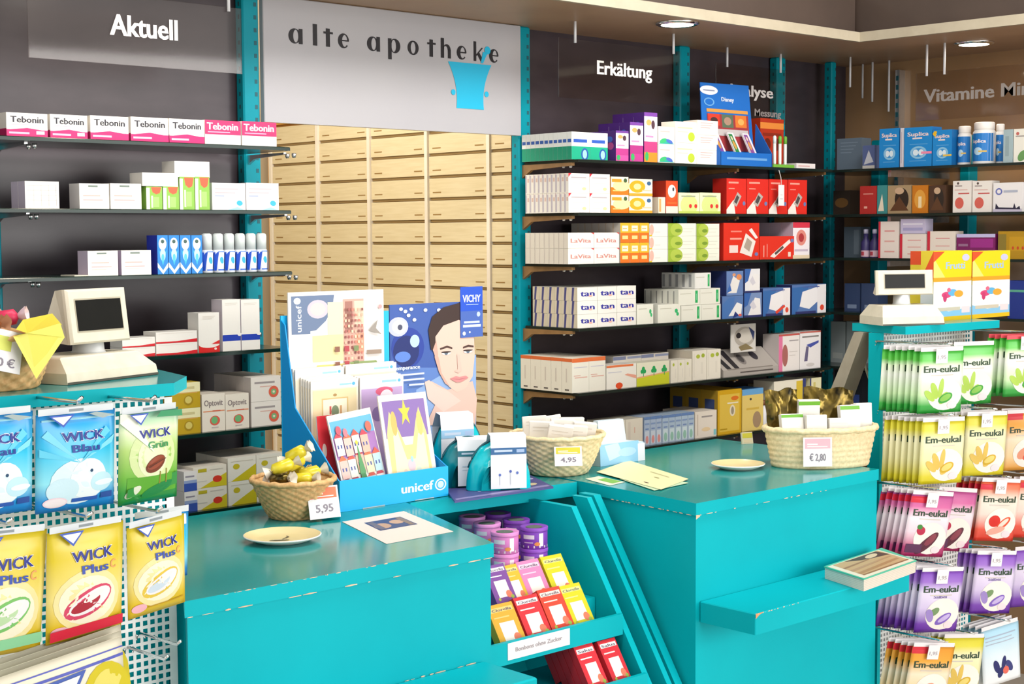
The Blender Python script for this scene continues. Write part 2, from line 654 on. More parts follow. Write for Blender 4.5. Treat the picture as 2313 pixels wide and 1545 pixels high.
# ---------------------------------------------------------------- white shop sign with lettering and mortar
SY = 3.485
za, zb = 1.906, ZS
mb = MB()
mb.bbox(2.304, 3.246, SY, SY + .02, za, zb - .002, SIGNW, .002)
sign = tag(mb.build('shop_sign'), 'large white shop sign with black lettering and turquoise mortar', 'sign')
BLK = '17131a'
CYAN = '12b4dc'


def ring(mb, cx, cz, rx, rz, ix, iz, shift, key, y):
    n = 28
    vs, fs = [], []
    for t in range(n):
        a = 2 * math.pi * t / n
        vs.append((cx + rx * math.cos(a), y, cz + rz * math.sin(a)))
        vs.append((cx + shift + ix * math.cos(a), y, cz + iz * math.sin(a)))
    for t in range(n):
        u = (t + 1) % n
        fs.append((2 * t, 2 * u, 2 * u + 1, 2 * t + 1))
    mb.mesh(vs, fs, key, False)


def bar(mb, x0, x1, z0, z1, key, y, sl=0):
    mb.face([(x0, y, z0), (x1, y, z0), (x1 + sl, y, z1), (x0 + sl, y, z1)], key)


def glyph(mb, ch, x, z, s, key, y):
    """thick-and-thin lettering, s = x-height; returns nothing"""
    if ch == 'a':
        ring(mb, x + .46 * s, z + .5 * s, .48 * s, .5 * s, .21 * s, .42 * s, .1 * s, key, y)
        bar(mb, x + .80 * s, x + 1.10 * s, z, z + s, key, y - .0002)
    elif ch == 'l':
        bar(mb, x + .02 * s, x + .36 * s, z, z + 1.42 * s, key, y)
    elif ch == 't':
        bar(mb, x + .18 * s, x + .50 * s, z, z + 1.22 * s, key, y)
        bar(mb, x - .02 * s, x + .75 * s, z + .86 * s, z + 1.0 * s, key, y - .0002)
    elif ch == 'e':
        n = 30
        vs, fs = [], []
        for t in range(n + 1):
            a = R(2 + 318 * t / n)
            vs.append((x + .46 * s + .46 * s * math.cos(a), y, z + .5 * s + .5 * s * math.sin(a)))
            vs.append((x + .56 * s + .22 * s * math.cos(a), y, z + .5 * s + .40 * s * math.sin(a)))
        for t in range(n):
            fs.append((2 * t, 2 * t + 2, 2 * t + 3, 2 * t + 1))
        mb.mesh(vs, fs, key, False)
        bar(mb, x + .2 * s, x + .9 * s, z + .47 * s, z + .56 * s, key, y - .0002)
    elif ch == 'p':
        bar(mb, x, x + .30 * s, z - .45 * s, z + s, key, y - .0002)
        ring(mb, x + .6 * s, z + .5 * s, .48 * s, .5 * s, .21 * s, .42 * s, -.1 * s, key, y)
    elif ch == 'o':
        ring(mb, x + .5 * s, z + .5 * s, .5 * s, .5 * s, .22 * s, .41 * s, 0, key, y)
    elif ch == 'h':
        bar(mb, x, x + .30 * s, z, z + 1.42 * s, key, y)
        bar(mb, x + .66 * s, x + .94 * s, z, z + .62 * s, key, y)
        n = 12
        vs, fs = [], []
        for t in range(n + 1):
            a = math.pi * t / n
            vs.append((x + .56 * s + .36 * s * math.cos(a), y, z + .6 * s + .4 * s * math.sin(a)))
            vs.append((x + .44 * s + .2 * s * math.cos(a), y, z + .6 * s + .26 * s * math.sin(a)))
        for t in range(n):
            fs.append((2 * t, 2 * t + 2, 2 * t + 3, 2 * t + 1))
        mb.mesh(vs, fs, key, False)
    elif ch == 'k':
        bar(mb, x, x + .25 * s, z, z + 1.42 * s, key, y)
        mb.face([(x + .25 * s, y, z + .48 * s), (x + .78 * s, y, z + 1.0 * s), (x + .92 * s, y, z + 1.0 * s), (x + .25 * s, y, z + .36 * s)], key)
        mb.face([(x + .32 * s, y - .0002, z + .52 * s), (x + .68 * s, y - .0002, z), (x + 1.0 * s, y - .0002, z), (x + .52 * s, y - .0002, z + .68 * s)], key)


mb = MB()
yl = SY - .0012
zb0 = 2.122
for ch, px in zip('alteapotheke', (653, 707, 732, 764, 830, 877, 921, 966, 996, 1032, 1070, 1105)):
    glyph(mb, ch, onY(px, 115, yl).x, zb0, .041, BLK, yl)
tag(mb.build('lettering', sign), 'black wide-spaced lettering')
mb = MB()
c = onY(1062, 190, yl)
zt, zl = onY(1062, 143, yl).z, onY(1062, 246, yl).z
wt = onY(1108, 143, yl).x - onY(1010, 143, yl).x
wb = onY(1094, 246, yl).x - onY(1032, 246, yl).x
n = 14
L_, Rr = [], []
for i in range(n + 1):
    t = i / n
    hw = (wt / 2) * (1 - t) ** 2.2 + wb * .44 * (1 - (1 - t) ** 2.2) + wb * .06 * t ** 3
    z = zt + (zl - zt) * t
    L_.append((c.x - hw, z))
    Rr.append((c.x + hw, z))
for i in range(n):
    mb.face([(L_[i][0], yl, L_[i][1]), (L_[i + 1][0], yl, L_[i + 1][1]), (Rr[i + 1][0], yl, Rr[i + 1][1]), (Rr[i][0], yl, Rr[i][1])], CYAN)
for px, py, rr in ((1024, 208, .0085), (1099, 213, .0085), (1101, 114, .012)):
    q = onY(px, py, yl)
    mb.lathe([(.0002, 0), (rr, 0)], CYAN, 20, (0, 0, 0), cap=False)
    nv = 40
    for k in range(len(mb.v) - nv, len(mb.v)):
        x, y, z = mb.v[k]
        mb.v[k] = (q.x + x, yl - .0006, q.z + y)
q0, q1 = onY(1094, 118, yl), onY(1087, 143, yl)
mb.face([(q0.x - .006, yl - .0004, q0.z), (q1.x - .002, yl - .0004, q1.z), (q1.x + .007, yl - .0004, q1.z), (q0.x + .014, yl - .0004, q0.z)], CYAN)
tag(mb.build('mortar_emblem', sign), 'turquoise mortar and pestle emblem')


# ---------------------------------------------------------------- hanging clear signs
def clear_sign(px0, px1, ptop, pbot, lines, label, y=3.32, plane='Y', rods=(), txtkey='f2efee', x=None):
    if plane == 'Y':
        a, b, z0, h = span(px0, px1, ptop, pbot, 'Y', y)
        loc, rz, w = ((a + b) / 2, y, z0), 0, b - a
    else:
        a, b, z0, h = span(px0, px1, ptop, pbot, 'X', x)
        loc, rz, w = (x, (a + b) / 2, z0), R(-90), abs(b - a)
    t = thing('hanging_sign', loc, label, 'hanging sign', 'clear hanging department signs', (0, 0, rz))
    mb = MB()
    mb.bbox(-w / 2, w / 2, 0, .005, 0, h, ACRYL, .0008)
    mb.build('acrylic_plate', t)
    mb = MB()
    mb.decal(flat((-w / 2, -.0005, 0), (w, 0, 0), (0, 0, h), (0, -1, 0)), lines)
    tag(mb.build('lettering', t), 'white lettering')
    for u in rods:
        mb = MB()
        mb.tube([(-w / 2 + u * w, -.004, h - .012), (-w / 2 + u * w, -.004, ZS - z0)], .0042, 'eeeef2', 8)
        mb.build('rod', t)
    return t


clear_sign(64, 546, -8, 148, [('t', 'Aktuell', .36, .42, .30, .315, 'f6f3f2')], 'clear sign with white lettering hanging over left shelves', rods=(.07, .93))
clear_sign(1262, 1537, 100, 230, [('t', 'Erkältung', .30, .45, .235, .45, 'f0ebe8')], 'clear sign with white lettering over the cold-remedy shelves', rods=(.12, .93))
clear_sign(1617, 1776, 150, 276, [('t', 'Analyse', .14, .46, .2, .66, 'e8e2e0'), ('t', 'Messung', .54, .12, .13, .38, '9c9492')], 'clear sign partly hidden behind the blue toothbrush display', rods=(.14, .9), y=3.44)
clear_sign(2068, 2420, 150, 262, [('t', 'Vitamine Mineralien', .06, .38, .27, 1.05, 'a59c96')], 'clear sign with grey lettering over the vitamin shelves', plane='X', x=4.66, rods=(.08, .2))
for px, y0, y1, k in ((1920, 130, 197, 0), (1948, 165, 222, 1), (1970, 180, 230, 2), (2007, 210, 252, 3)):  # some of these rods stand in for reflections in the mirror wall
    q = onY(px, y1, (3.33, 3.44)[k]) if k < 2 else onX(px, y1, 4.97)
    yy = q.y
    mb = MB()
    mb.tube([(q.x, yy, q.z), (q.x, yy, ZS)], .004, 'e6e6ea', 8)
    tag(mb.build('rod_and_mirror_image'), 'thin pale rod among real and mirrored ones in the right corner, %s from left' % ORD[k], 'rod', 'pale rods hanging from the lowered ceiling')

# ---------------------------------------------------------------- drawer cabinet in the store room
CX = 3.45
ys = [onX(px, 450, CX).y for px in (1245, 1108, 968, 838, 722, 616)]
ys[0] = 3.60
cab = thing('drawer_cabinet', (CX, ys[0], 0), 'tall beech drawer cabinet seen through the opening under the sign', 'drawer cabinet')
mb = MB()
mb.box(.012, .38, 0, ys[-1] - ys[0], 0, 2.04, WOODD)
mb.box(0, .38, ys[-1] - ys[0], ys[-1] - ys[0] + .03, 0, 2.04, WOODD)
mb.box(-.01, .38, 0, ys[-1] - ys[0] + .03, 2.04, 2.12, WOODD)
mb.build('carcass', cab)
for y in ys:
    mb = MB()
    mb.box(-.012, .02, y - ys[0] - .008, y - ys[0] + .008, 0, 2.05, LPOST)
    mb.build('divider', cab)
DH = .0775
z = 2.033
row = 0
while z > .62:
    for k in range(5):
        a, b = ys[k] - ys[0] + .009, ys[k + 1] - ys[0] - .009
        mb = MB()
        mb.yzprism([(a, z - DH + .009), (b, z - DH + .009), (b, z - .002), (a, z - .002)], -.004, .012, WOOD)
        mid = (a + b) / 2
        for s0, s1 in ((a + .02, a + .065), (b - .065, b - .02)):       # label slits
            mb.box(-.0046, -.003, s0, s1, z - .053, z - .049, 'a9854f')
        mb.box(.002, .012, a, b, z - DH, z - DH + .009, 'a58859')       # finger gap
        mb.build('drawer', cab)
    z -= DH
    row += 1

# ================================================================== COUNTERS
CZ = 1.0


def chips(mb, a, b, key=CHIP, n=26, seed=1, hgt=.0022, off=(0, -.0006, 0)):
    """worn paint along an edge from a to b: short uneven strips of bare wood"""
    rnd = random.Random(seed)
    a, b = Vector(a), Vector(b)
    t = 0
    while t < 1:
        L = rnd.uniform(.004, .05)
        if rnd.random() < .62:
            p, q = a.lerp(b, t), a.lerp(b, min(1, t + L))
            h = hgt * rnd.uniform(.4, 1.1)
            o = Vector(off)
            mid = p.lerp(q, .5)
            mb.face([p + o, mid + o - Vector((0, 0, h * .3)), q + o, q + o + Vector((0, 0, h * .6)), mid + o + Vector((0, 0, h)), p + o + Vector((0, 0, h * .5))], key)
        t += L + rnd.uniform(.004, .04)


# ---- left counter
poly1 = [(.2, 2.40), (1.325, 2.40), (1.325, 2.28), (1.275, 2.19), (1.96, 2.19), (2.12, 2.66), (2.12, 2.86), (.2, 2.86)]
c1 = thing('service_counter', (1.3, 2.5, 0), 'left turquoise service counter carrying the card display and brown basket', 'counter', 'turquoise service counters')


def sh(poly, dx, dy):
    return [(x - dx, y - dy) for x, y in poly]


mb = MB()
inner = [(.2, 2.41), (1.33, 2.41), (1.33, 2.285), (1.282, 2.194), (1.955, 2.194), (2.112, 2.66), (2.112, 2.85), (.2, 2.85)]
mb.prism(sh(inner, 1.3, 2.5), 0, CZ - .028, TEAL)
mb.build('body', c1)
mb = MB()
mb.prism(sh(poly1, 1.3, 2.5), CZ - .028, CZ, TEAL, top=TEALTOP)
chips(mb, (-.02, -.31, CZ - .0285), (.655, -.31, CZ - .0285), seed=3)
chips(mb, (.05, -.31, CZ - .001), (.4, -.31, CZ - .001), seed=9, n=5, hgt=.0016)
mb.build('worktop', c1)
mb = MB()
mb.bbox(-.02, .635, -.46, -.307, .725, .77, TEAL, .003)
chips(mb, (.1, -.3076, .7705), (.63, -.3076, .7705), seed=5, off=(0, -.0008, 0))
mb.build('bag_ledge', c1)

# ---- right counter
X2L, X2R = 2.575, 3.285
c2 = thing('service_counter', (2.9, 2.5, 0), 'right turquoise service counter with a protruding ledge holding a book', 'counter', 'turquoise service counters')
poly2 = [(X2L, 2.2), (X2R, 2.2), (X2R, 2.33), (3.44, 2.40), (3.44, 2.86), (2.63, 2.86)]
mb = MB()
mb.prism(sh([(X2L + .004, 2.204), (X2R - .002, 2.204), (X2R - .002, 2.335), (3.43, 2.41), (3.43, 2.85), (2.636, 2.85)], 2.9, 2.5), 0, CZ - .028, TEAL)
mb.build('body', c2)
mb = MB()
mb.prism(sh(poly2, 2.9, 2.5), CZ - .028, CZ, TEAL, top=TEALTOP)
chips(mb, (X2L - 2.9, -.3, CZ - .0285), (.22, -.3, CZ - .0285), seed=4)
chips(mb, (X2L - 2.9 - .0006, -.3, CZ - .0285), (X2L - 2.9 + .028, .05, CZ - .0285), seed=14, off=(-.0012, 0, 0))
mb.face([(X2L - 2.9 - .001, -.3012, CZ - .036), (X2L - 2.9 + .012, -.3012, CZ - .031), (X2L - 2.9 + .012, -.3012, CZ - .027), (X2L - 2.9 - .001, -.3012, CZ - .026)], CHIP)
mb.build('worktop', c2)
lx0, lx1 = 2.592 - 2.9, 3.19 - 2.9
mb = MB()
mb.bbox(lx0, lx1, 2.045 - 2.5, 2.203 - 2.5, .728, .775, TEAL, .002)
chips(mb, (lx0 + .002, -.4555, .7735), (lx0 + .16, -.4555, .7735), seed=8, hgt=.002)
mb.face([(lx0 + .0, -.4558, .764), (lx0 + .012, -.4558, .771), (lx0 + .03, -.4558, .7755), (lx0, -.4558, .7755)], 'e8a070')
mb.build('bag_ledge', c2)

# ---- slanted candy display between the counters
cd = thing('candy_display', (2.35, 2.6, 0), 'slanted turquoise candy display standing between the two counters', 'display rack')


def slant(z, off=0):
    return 2.489 - (.996 - z) * .64 + off


ox, oy = 2.35, 2.6
mb = MB()
mb.prism(sh([(2.126, 2.655), (2.60, 2.60), (2.622, 2.95), (2.126, 2.95)], ox, oy), .965, .999, TEAL, top=TEALTOP)
mb.build('bridge_top', cd)
mb = MB()
mb.yzprism([(2.50 - oy, .3), (2.52 - oy, .3), (2.84 - oy, .964), (2.82 - oy, .964)], 2.13 - ox, 2.455 - ox, TEAL)
mb.build('back_panel', cd)
for i, (x0, x1, off, zt) in enumerate(((2.455, 2.472, 0, .972), (2.515, 2.53, .0, .985), (2.55, 2.572, .012, .985))):
    mb = MB()
    mb.yzprism([(slant(.05, off) - oy, .05), (slant(zt, off) - oy, zt), (slant(zt, off) - oy + (.37 if i == 0 else .05), zt), (2.84 - oy if i == 0 else slant(.05, off) - oy + .05, .05)], x0 - ox, x1 - ox, TEAL)
    mb.build('side_rail', cd)
mb = MB()
mb.prism(sh([(2.015, 2.319), (2.453, 2.319), (2.453, 2.58), (2.10, 2.58)], ox, oy), .705, .718, TEAL)
mb.box(2.012 - ox, 2.453 - ox, 2.309 - oy, 2.319 - oy, .705, .752, TEAL)
mb.build('shelf', cd)
mb = MB()
mb.prism(sh([(2.085, 2.50), (2.453, 2.50), (2.453, 2.715), (2.135, 2.715)], ox, oy), .826, .840, TEAL)
mb.prism(sh([(2.05, 2.396), (2.453, 2.396), (2.453, 2.49), (2.08, 2.49)], ox, oy), .718, .775, TEAL)
mb.build('tin_step', cd)
mb = MB()
mb.prism(sh([(1.99, 2.245), (2.453, 2.245), (2.453, 2.5), (2.075, 2.5)], ox, oy), .592, .606, TEAL)
mb.box(1.985 - ox, 2.453 - ox, 2.235 - oy, 2.245 - oy, .592, .632, TEAL)
mb.build('lower_shelf', cd)
# price strip on the lip of the shelf
mb = MB()
a, b = onY(1147, 1455, 2.308), onY(1287, 1425, 2.308)
mb.box(a.x - ox, b.x - ox, 2.3078 - oy, 2.3088 - oy, .714, .750, 'f4eff2')
mb.decal(flat((a.x - ox, 2.3077 - oy, .714), (b.x - a.x, 0, 0), (0, 0, .036), (0, -1, 0)), [('t', 'Bonbons ohne Zucker', .12, .42, .25, .75, 'a8a0a4')])
tag(mb.build('price_strip', cd), 'white strip with small grey print')
mb = MB()
q = onY(1036, 1158, 2.66)

# ================================================================== PERFORATED BAG RACKS


def perf(mb, x0, x1, z0, z1, y, pitch, hole, key):
    nx, nz = max(1, round((x1 - x0) / pitch)), max(1, round((z1 - z0) / pitch))
    px, pz = (x1 - x0) / nx, (z1 - z0) / nz
    e = (pitch - hole) / 2
    for i in range(nx):
        mb.face([(x0 + i * px - e, y, z0), (x0 + i * px + e, y, z0), (x0 + i * px + e, y, z1), (x0 + i * px - e, y, z1)], key)
        for j in range(nz + 1):
            mb.face([(x0 + i * px + e, y, z0 + j * pz - e), (x0 + (i + 1) * px - e, y, z0 + j * pz - e), (x0 + (i + 1) * px - e, y, z0 + j * pz + e), (x0 + i * px + e, y, z0 + j * pz + e)], key)
    mb.face([(x1 - e, y, z0), (x1 + .012, y, z0), (x1 + .012, y, z1), (x1 - e, y, z1)], key)


BZ = 1.355
LRY = 2.285
rk = thing('bag_rack', (1.0, LRY, 0), 'left perforated bag rack with turquoise top board and candy bags', 'display rack', 'perforated candy bag racks')
mb = MB()
bp = [(.55, 2.26), (1.305, 2.26), (1.385, 2.355), (1.44, 2.62), (.55, 2.62)]
mb.prism(sh(bp, 1.0, LRY), BZ - .021, BZ, TEAL, top=TEALTOP)
mb.build('top_board', rk)
mb = MB()
perf(mb, .60 - 1, 1.303 - 1, .35, BZ - .026, 0, .0137, .0082, ENAM)
tag(mb.build('perforated_panel', rk), 'white panel with rows of square holes')
mb = MB()
mb.box(.6 - 1, 1.31 - 1, .022, .034, .35, BZ - .0215, TEAL)
mb.build('backing_panel', rk)


def hook(t, x, z, L=.17, y0=0.0, key=CHROME, up=.012, rz=0):
    mb = MB()
    dx, dy = -math.sin(rz), -math.cos(rz)
    mb.tube([(x + dx * -.004, y0 + dy * -.004, z), (x + dx * L * .6, y0 + dy * L * .6, z + .002), (x + dx * L * .92, y0 + dy * L * .92, z + .004), (x + dx * L, y0 + dy * L, z + up)], .0028, key)
    for s in (-.008, .008):
        mb.tube([(x + s, y0, z - .001), (x + s, y0 - .004, z - .002), (x + s, y0, z - .010)], .0018, key, 6)
    mb.build('hook', t)


RRX, RRY = 3.455, 2.315
rr = thing('bag_rack', (RRX, RRY, 0), 'right perforated bag rack full of hanging fruit candy bags', 'display rack', 'perforated candy bag racks')
mb = MB()
mb.prism(sh([(3.432, 2.222), (3.855, 2.195), (3.93, 2.42), (3.48, 2.42)], RRX, RRY), BZ - .021, BZ, TEAL, top=TEALTOP)
mb.build('top_board', rr)
mb = MB()
mb.box(-.008, .006, -.008, .03, 0, BZ - .0215, TEAL)
mb.build('side_panel', rr)
mb = MB()
perf(mb, .016, .45, .3, BZ - .03, .0, .0137, .0082, ENAM)
tag(mb.build('perforated_panel', rr), 'white panel with rows of square holes')
mb = MB()
mb.box(.006, .46, .022, .034, .3, BZ - .0215, 'dfe3e6')
mb.build('backing_panel', rr)
mb = MB()
mb.yzprism([(.045, BZ - .022), (.075, BZ - .022), (.22, 1.02), (.17, 1.02)], -.01, .055, STRUT)
tag(mb.build('support_strut', rr), 'beige slanted rear support')


# ---------------------------------------------------------------- candy bags
def bag_fn(w, h, t):
    def fn(u, v, off):
        e = max(0.0, math.sin(math.pi * min(max(u, 0), 1))) ** .7 * max(0.0, math.sin(math.pi * min(max((v - .03) / .90, 0), 1))) ** .6
        wob = .0012 * math.sin(9 * u + 3 * v) * math.sin(11 * v)
        side = 1 - .05 * e * 1
        return Vector(((u - .5) * w * side, -t * e - off - wob * e, (v - 1) * h))
    fn.curved = True
    return fn


def bag_mesh(name, w, h, key, art, t=.014, nu=12, nv=16, backkey=None):
    """Pillow bag, origin at the top centre of its front"""
    mb = MB()
    fn = bag_fn(w, h, t)
    vs, fs = [], []
    for j in range(nv + 1):
        for i in range(nu + 1):
            vs.append(fn(i / nu, j / nv, 0))
    nb = len(vs)
    for j in range(nv + 1):
        for i in range(nu + 1):
            p = fn(i / nu, j / nv, 0)
            vs.append(Vector((p.x, .0008 - p.y * .8, p.z)))
    for j in range(nv):
        for i in range(nu):
            a = j * (nu + 1) + i
            fs.append((a, a + 1, a + nu + 2, a + nu + 1))
            fs.append((nb + a, nb + a + nu + 1, nb + a + nu + 2, nb + a + 1))
    for i in range(nu):
        for r0 in (0, nv * (nu + 1)):
            fs.append((r0 + i, nb + r0 + i, nb + r0 + i + 1, r0 + i + 1))
    for j in range(nv):
        for c0 in (0, nu):
            a, b = j * (nu + 1) + c0, (j + 1) * (nu + 1) + c0
            fs.append((a, b, nb + b, nb + a))
    mb.mesh(vs, fs, key, True)
    mb.decal(fn, art, base=.0005, step=.00008)
    return mb.data(name)


WB = '23308c'
W_BLUE = grad('wrap_sky_blue', [(0, '1273c4'), (.12, '1a8fd8'), (.3, '8fe4f4'), (.6, '2fc4ec'), (.85, '1aa6e4'), (1, '1b8ad6')])
W_GREEN = grad('wrap_fresh_green', [(0, '128040'), (.14, '2f9a3c'), (.3, '6fb83e'), (.6, 'b4d878'), (.8, 'dff0c4'), (1, '4aa08c')])
W_YEL = grad('wrap_honey_yellow', [(0, 'd0ac10'), (.15, 'dcbc1c'), (.4, 'f2e288'), (.75, 'dcc624'), (1, 'd2be20')])


def wick(second, c2, extra):
    return extra + [('p', [(.12, .99), (.44, .99), (.28, .87)], '2c54b8'), ('p', [(.16, .975), (.40, .975), (.28, .895)], 'f4f4fa'),
                    ('t', 'WICK', .19, .93, .030, .18, '3c58b4'), ('e', .28, .912, .03, .014, 'e03040'),
                    ('t', 'WICK', .275, .715, .098, .565, 'f4f8ff'), ('t', 'WICK', .28, .72, .088, .55, WB), ('t', second, .40, .605, .075, .36, c2)]


pig = [('e', .5, .30, .36, .24, 'dff6ff'), ('e', .62, .32, .25, .21, 'eefbff'), ('e', .3, .22, .2, .13, 'd0f0fc'), ('e', .80, .27, .15, .10, 'c4ecfa'), ('e', .66, .40, .022, .017, '20486c'),
       ('e', .84, .26, .13, .03, 'eafaff'), ('e', .22, .10, .15, .055, 'f4dce8'), ('e', .22, .10, .13, .042, 'f7eef4'), ('r', .42, .085, .76, .125, '2c5cb4'), ('r', .80, .09, .96, .15, '2450a0')]
blau = wick('Blau', '24419c', [('p', [(.5, .5), (.05, .78), (.12, .84)], '7fdcf4'), ('p', [(.5, .5), (.95, .66), (.98, .74)], '7fdcf4'), ('p', [(.5, .5), (.86, .84), (.92, .78)], '64d2f2'), ('p', [(.5, .5), (.02, .58), (.02, .66)], '64d2f2')] + pig)
blau = blau + [('r', .06, .925, .98, .945, '8ac8da'), ('p', [(.60, .99), (.78, .93), (.92, .96), (.70, 1.0)], 'a6b8b8')]
gruen = wick('Grün', '3f9a5a', [('e', .52, .52, .40, .30, 'd9ebac'), ('e', .5, .5, .26, .22, 'e8f3c8'), ('p', [(.0, .9), (.0, 1), (.2, .98), (.5, .56)], 'f0f6e4'),
                             ('r', .10, .10, .96, .30, '5fae34'), ('p', [(.1, .08), (.96, .16), (.96, .30), (.1, .18)], '2f9440'), ('e', .54, .43, .185, .085, '7a3a26', .25), ('e', .54, .445, .165, .06, '9a4c34', .25), ('p', [(.38, .40), (.7, .48), (.7, .49), (.38, .415)], '5c2a1c'),
                             ('e', .2, .14, .13, .05, 'e2ecd4', .4), ('e', .62, .14, .28, .06, '1f8a48', .2), ('r', .62, .20, .64, .34, '9a8a3c'), ('r', .74, .20, .76, .36, '9a8a3c')])
gruen += [('p', [(.55, .94), (.99, .92), (.98, .99), (.62, 1.0)], '3a9a68'), ('r', .72, .945, .97, .965, 'd8b4b0')]


def plusc(c1, c2, band=None):
    a = [('e', .5, .36, .44, .28, 'f6e8a8'), ('e', .5, .36, .38, .22, 'faf4d8'), ('e', .5, .34, .33, .125, c1, .25), ('e', .52, .345, .29, .095, 'f3f1f3', .25), ('e', .46, .325, .2, .055, c2, .25), ('e', .56, .39, .15, .03, 'fdf6ee', .25), ('t', 'C', .80, .605, .075, .08, 'f0a868'),
         ('e', .16, .10, .12, .05, 'f4b8c4'), ('r', .3, .085, .95, .10, 'c89c1c')]
    if band:
        a += [('p', [(.02, .03), (.98, .07), (.98, .16), (.02, .12)], band), ('t', 'WILDFRUCHT', .25, .075, .04, .5, 'f8e8e0')]
    return wick('Plus', '3a56b4', a)


dataB = bag_mesh('candy_bag_print', .132, .150, W_BLUE, blau)
dataG = bag_mesh('candy_bag_print', .110, .146, W_GREEN, gruen)
dataB2 = bag_mesh('candy_bag_print', .100, .110, W_BLUE, [('r', .55, .8, .95, .95, 'e8eef4'), ('r', .6, .85, .9, .9, '3c7ac0')])
dataY1 = bag_mesh('candy_bag_print', .128, .182, W_YEL, plusc('7cc46c', 'bfe0b0', '8fd4a0'))
dataY2 = bag_mesh('candy_bag_print', .128, .172, W_YEL, plusc('d8486a', 'b02a3c', 'd8203c'))
dataY3 = bag_mesh('candy_bag_print', .110, .148, W_YEL, plusc('e6c84c', 'cfe0ee'))


def bag(data, px, py, y, label, rot=(0, 0, 0), group=None, header='dfe6ea', w=.1, strip=True):
    p = onY(px, py, y)
    t = thing('candy_bag', p, label, 'candy bag', group, rot)
    link('wrapper', data, t)
    if strip:
        mb = MB()
        mb.box(-w / 2, w / 2, -.0004, .0004, -.002, .008, header)
        mb.box(-.012, .012, -.0007, .0007, .001, .005, '8f9aa0')
        mb.build('header', t)
    return t


G1 = 'bags on the left perforated rack'
bag(dataB, 172, 930, 2.13, 'large sky blue candy bag with white blob, second in the top row', (R(4), 0, R(3)), G1, w=.125)
bag(dataB, -22, 936, 2.12, 'sky blue candy bag cut off by the left photo edge', (R(4), 0, R(3)), G1, w=.125)
bag(dataG, 337, 927, 2.13, 'green candy bag with a brown seed picture', (R(5), R(-1), R(6)), G1, w=.1)
bag(dataB2, 366, 1160, 2.17, 'blue bag mostly hidden above the right yellow candy bag', (R(4), 0, R(3)), G1, w=.1)
bag(dataY1, 14, 1205, 2.09, 'yellow candy bag with green fruit ring at the left edge', (R(6), R(2), R(3)), G1, w=.12)
bag(dataY2, 194, 1190, 2.09, 'yellow candy bag with a pink candy picture and red band', (R(6), R(-1), R(4)), G1, w=.12)
bag(dataY3, 352, 1176, 2.10, 'smaller yellow candy bag beside the counter edge', (R(6), R(-4), R(8)), G1, w=.1)
for px, py, y in ((172, 930, 2.13), (-22, 936, 2.12), (337, 927, 2.13), (14, 1205, 2.09), (194, 1190, 2.09), (352, 1176, 2.10)):
    q = onY(px, py, y)
    hook(rk, q.x - 1.0, q.z + .0115, LRY - y + .02)
for px, py in ((290, 1462), (318, 1430)):
    q = onY(px, py, LRY)
    hook(rk, q.x - 1.0, q.z, .13 if px < 350 else .11)
# flat sachet packs stacked at the bottom of the rack
dataW = bag_mesh('candy_bag_print', .215, .15, 'f1ecd6', [('r', .0, .80, 1, .83, '5a64c0'), ('r', .0, .89, 1, .905, '5a64c0'), ('p', [(.36, .78), (.70, .80), (.53, .42)], '4a66b8'), ('p', [(.41, .75), (.65, .765), (.53, .50)], 'eef0f4'), ('t', 'WICK', .45, .64, .07, .15, '3c58b4'),
                                                           ('e', .53, .55, .03, .03, 'e03040'), ('e', .85, .40, .2, .4, 'd4c41c'), ('e', .86, .42, .14, .3, 'e8dc6c'), ('r', .0, .5, .3, .62, '2f86cc'), ('r', .02, .36, .3, .5, 'c0304c'), ('r', .3, .34, .48, .56, '3f8a7c')], t=.0045)
for k in range(4):
    p = onY(130 + 16 * k * .0, 1486 - 14 * k, 2.05 + .02 * k)
    t = thing('candy_bag', p, 'wide white and yellow candy pack under the yellow bags, %s from front' % ORD[k], 'candy bag', 'white and yellow packs at the bottom of the left rack', (R(6), R(-6), R(4)))
    link('wrapper', dataW, t)

# ---- right rack bags
RG = []


def euk(c1, fruit, txt='2f4a34', fresh=()):
    return list(fresh) + [('e', .6, .30, .40, .26, 'fbf4ea'), ('t', 'Em-eukal', .10, .655, .105, .82, txt), ('r', .26, .60, .78, .615, 'd8cfc4')] + fruit + [('e', .78, .12, .11, .06, 'fbe6ea')]


def leaf(c):
    return [('e', .35, .36, .07, .15, c, .5), ('e', .5, .40, .06, .16, c, -.2), ('e', .25, .28, .06, .14, c, 1.0), ('e', .58, .24, .07, .13, c, -.9)]


U_GREEN = grad('wrap_mint_green', [(0, '128c2c'), (.12, '2ea43c'), (.3, 'cfeeb8'), (.6, 'f3f7ec'), (.75, 'e4f4d0'), (.84, '62c84c'), (1, '3ab43a')])
U_YEL = grad('wrap_lemon_yellow', [(0, 'd2c40e'), (.12, 'ddd02c'), (.4, 'f2ecb0'), (.7, 'f4efc4'), (.85, 'e2d83c'), (1, 'd8cc22')])
U_MAG = grad('wrap_cherry_pink', [(0, 'a01c54'), (.15, 'b83c74'), (.4, 'f0d4e0'), (.62, 'f6e6ee'), (.8, 'd868a4'), (1, 'b84890')])
U_RED = grad('wrap_strawberry_red', [(0, 'd8301c'), (.2, 'e8543c'), (.45, 'f8dcd0'), (.7, 'fbe8d8'), (.88, 'ee7a54'), (1, 'e8603c')])
U_PUR = grad('wrap_elder_purple', [(0, '5c1c94'), (.15, '7840b0'), (.4, 'd8c8ec'), (.65, 'e6dcf2'), (.82, 'a070d0'), (1, '7c3cbc')])
U_ORA = grad('wrap_honey_orange', [(0, 'e89c20'), (.25, 'f6d49c'), (.55, 'f8e6c8'), (.75, 'f0a838'), (1, 'e4921c')])
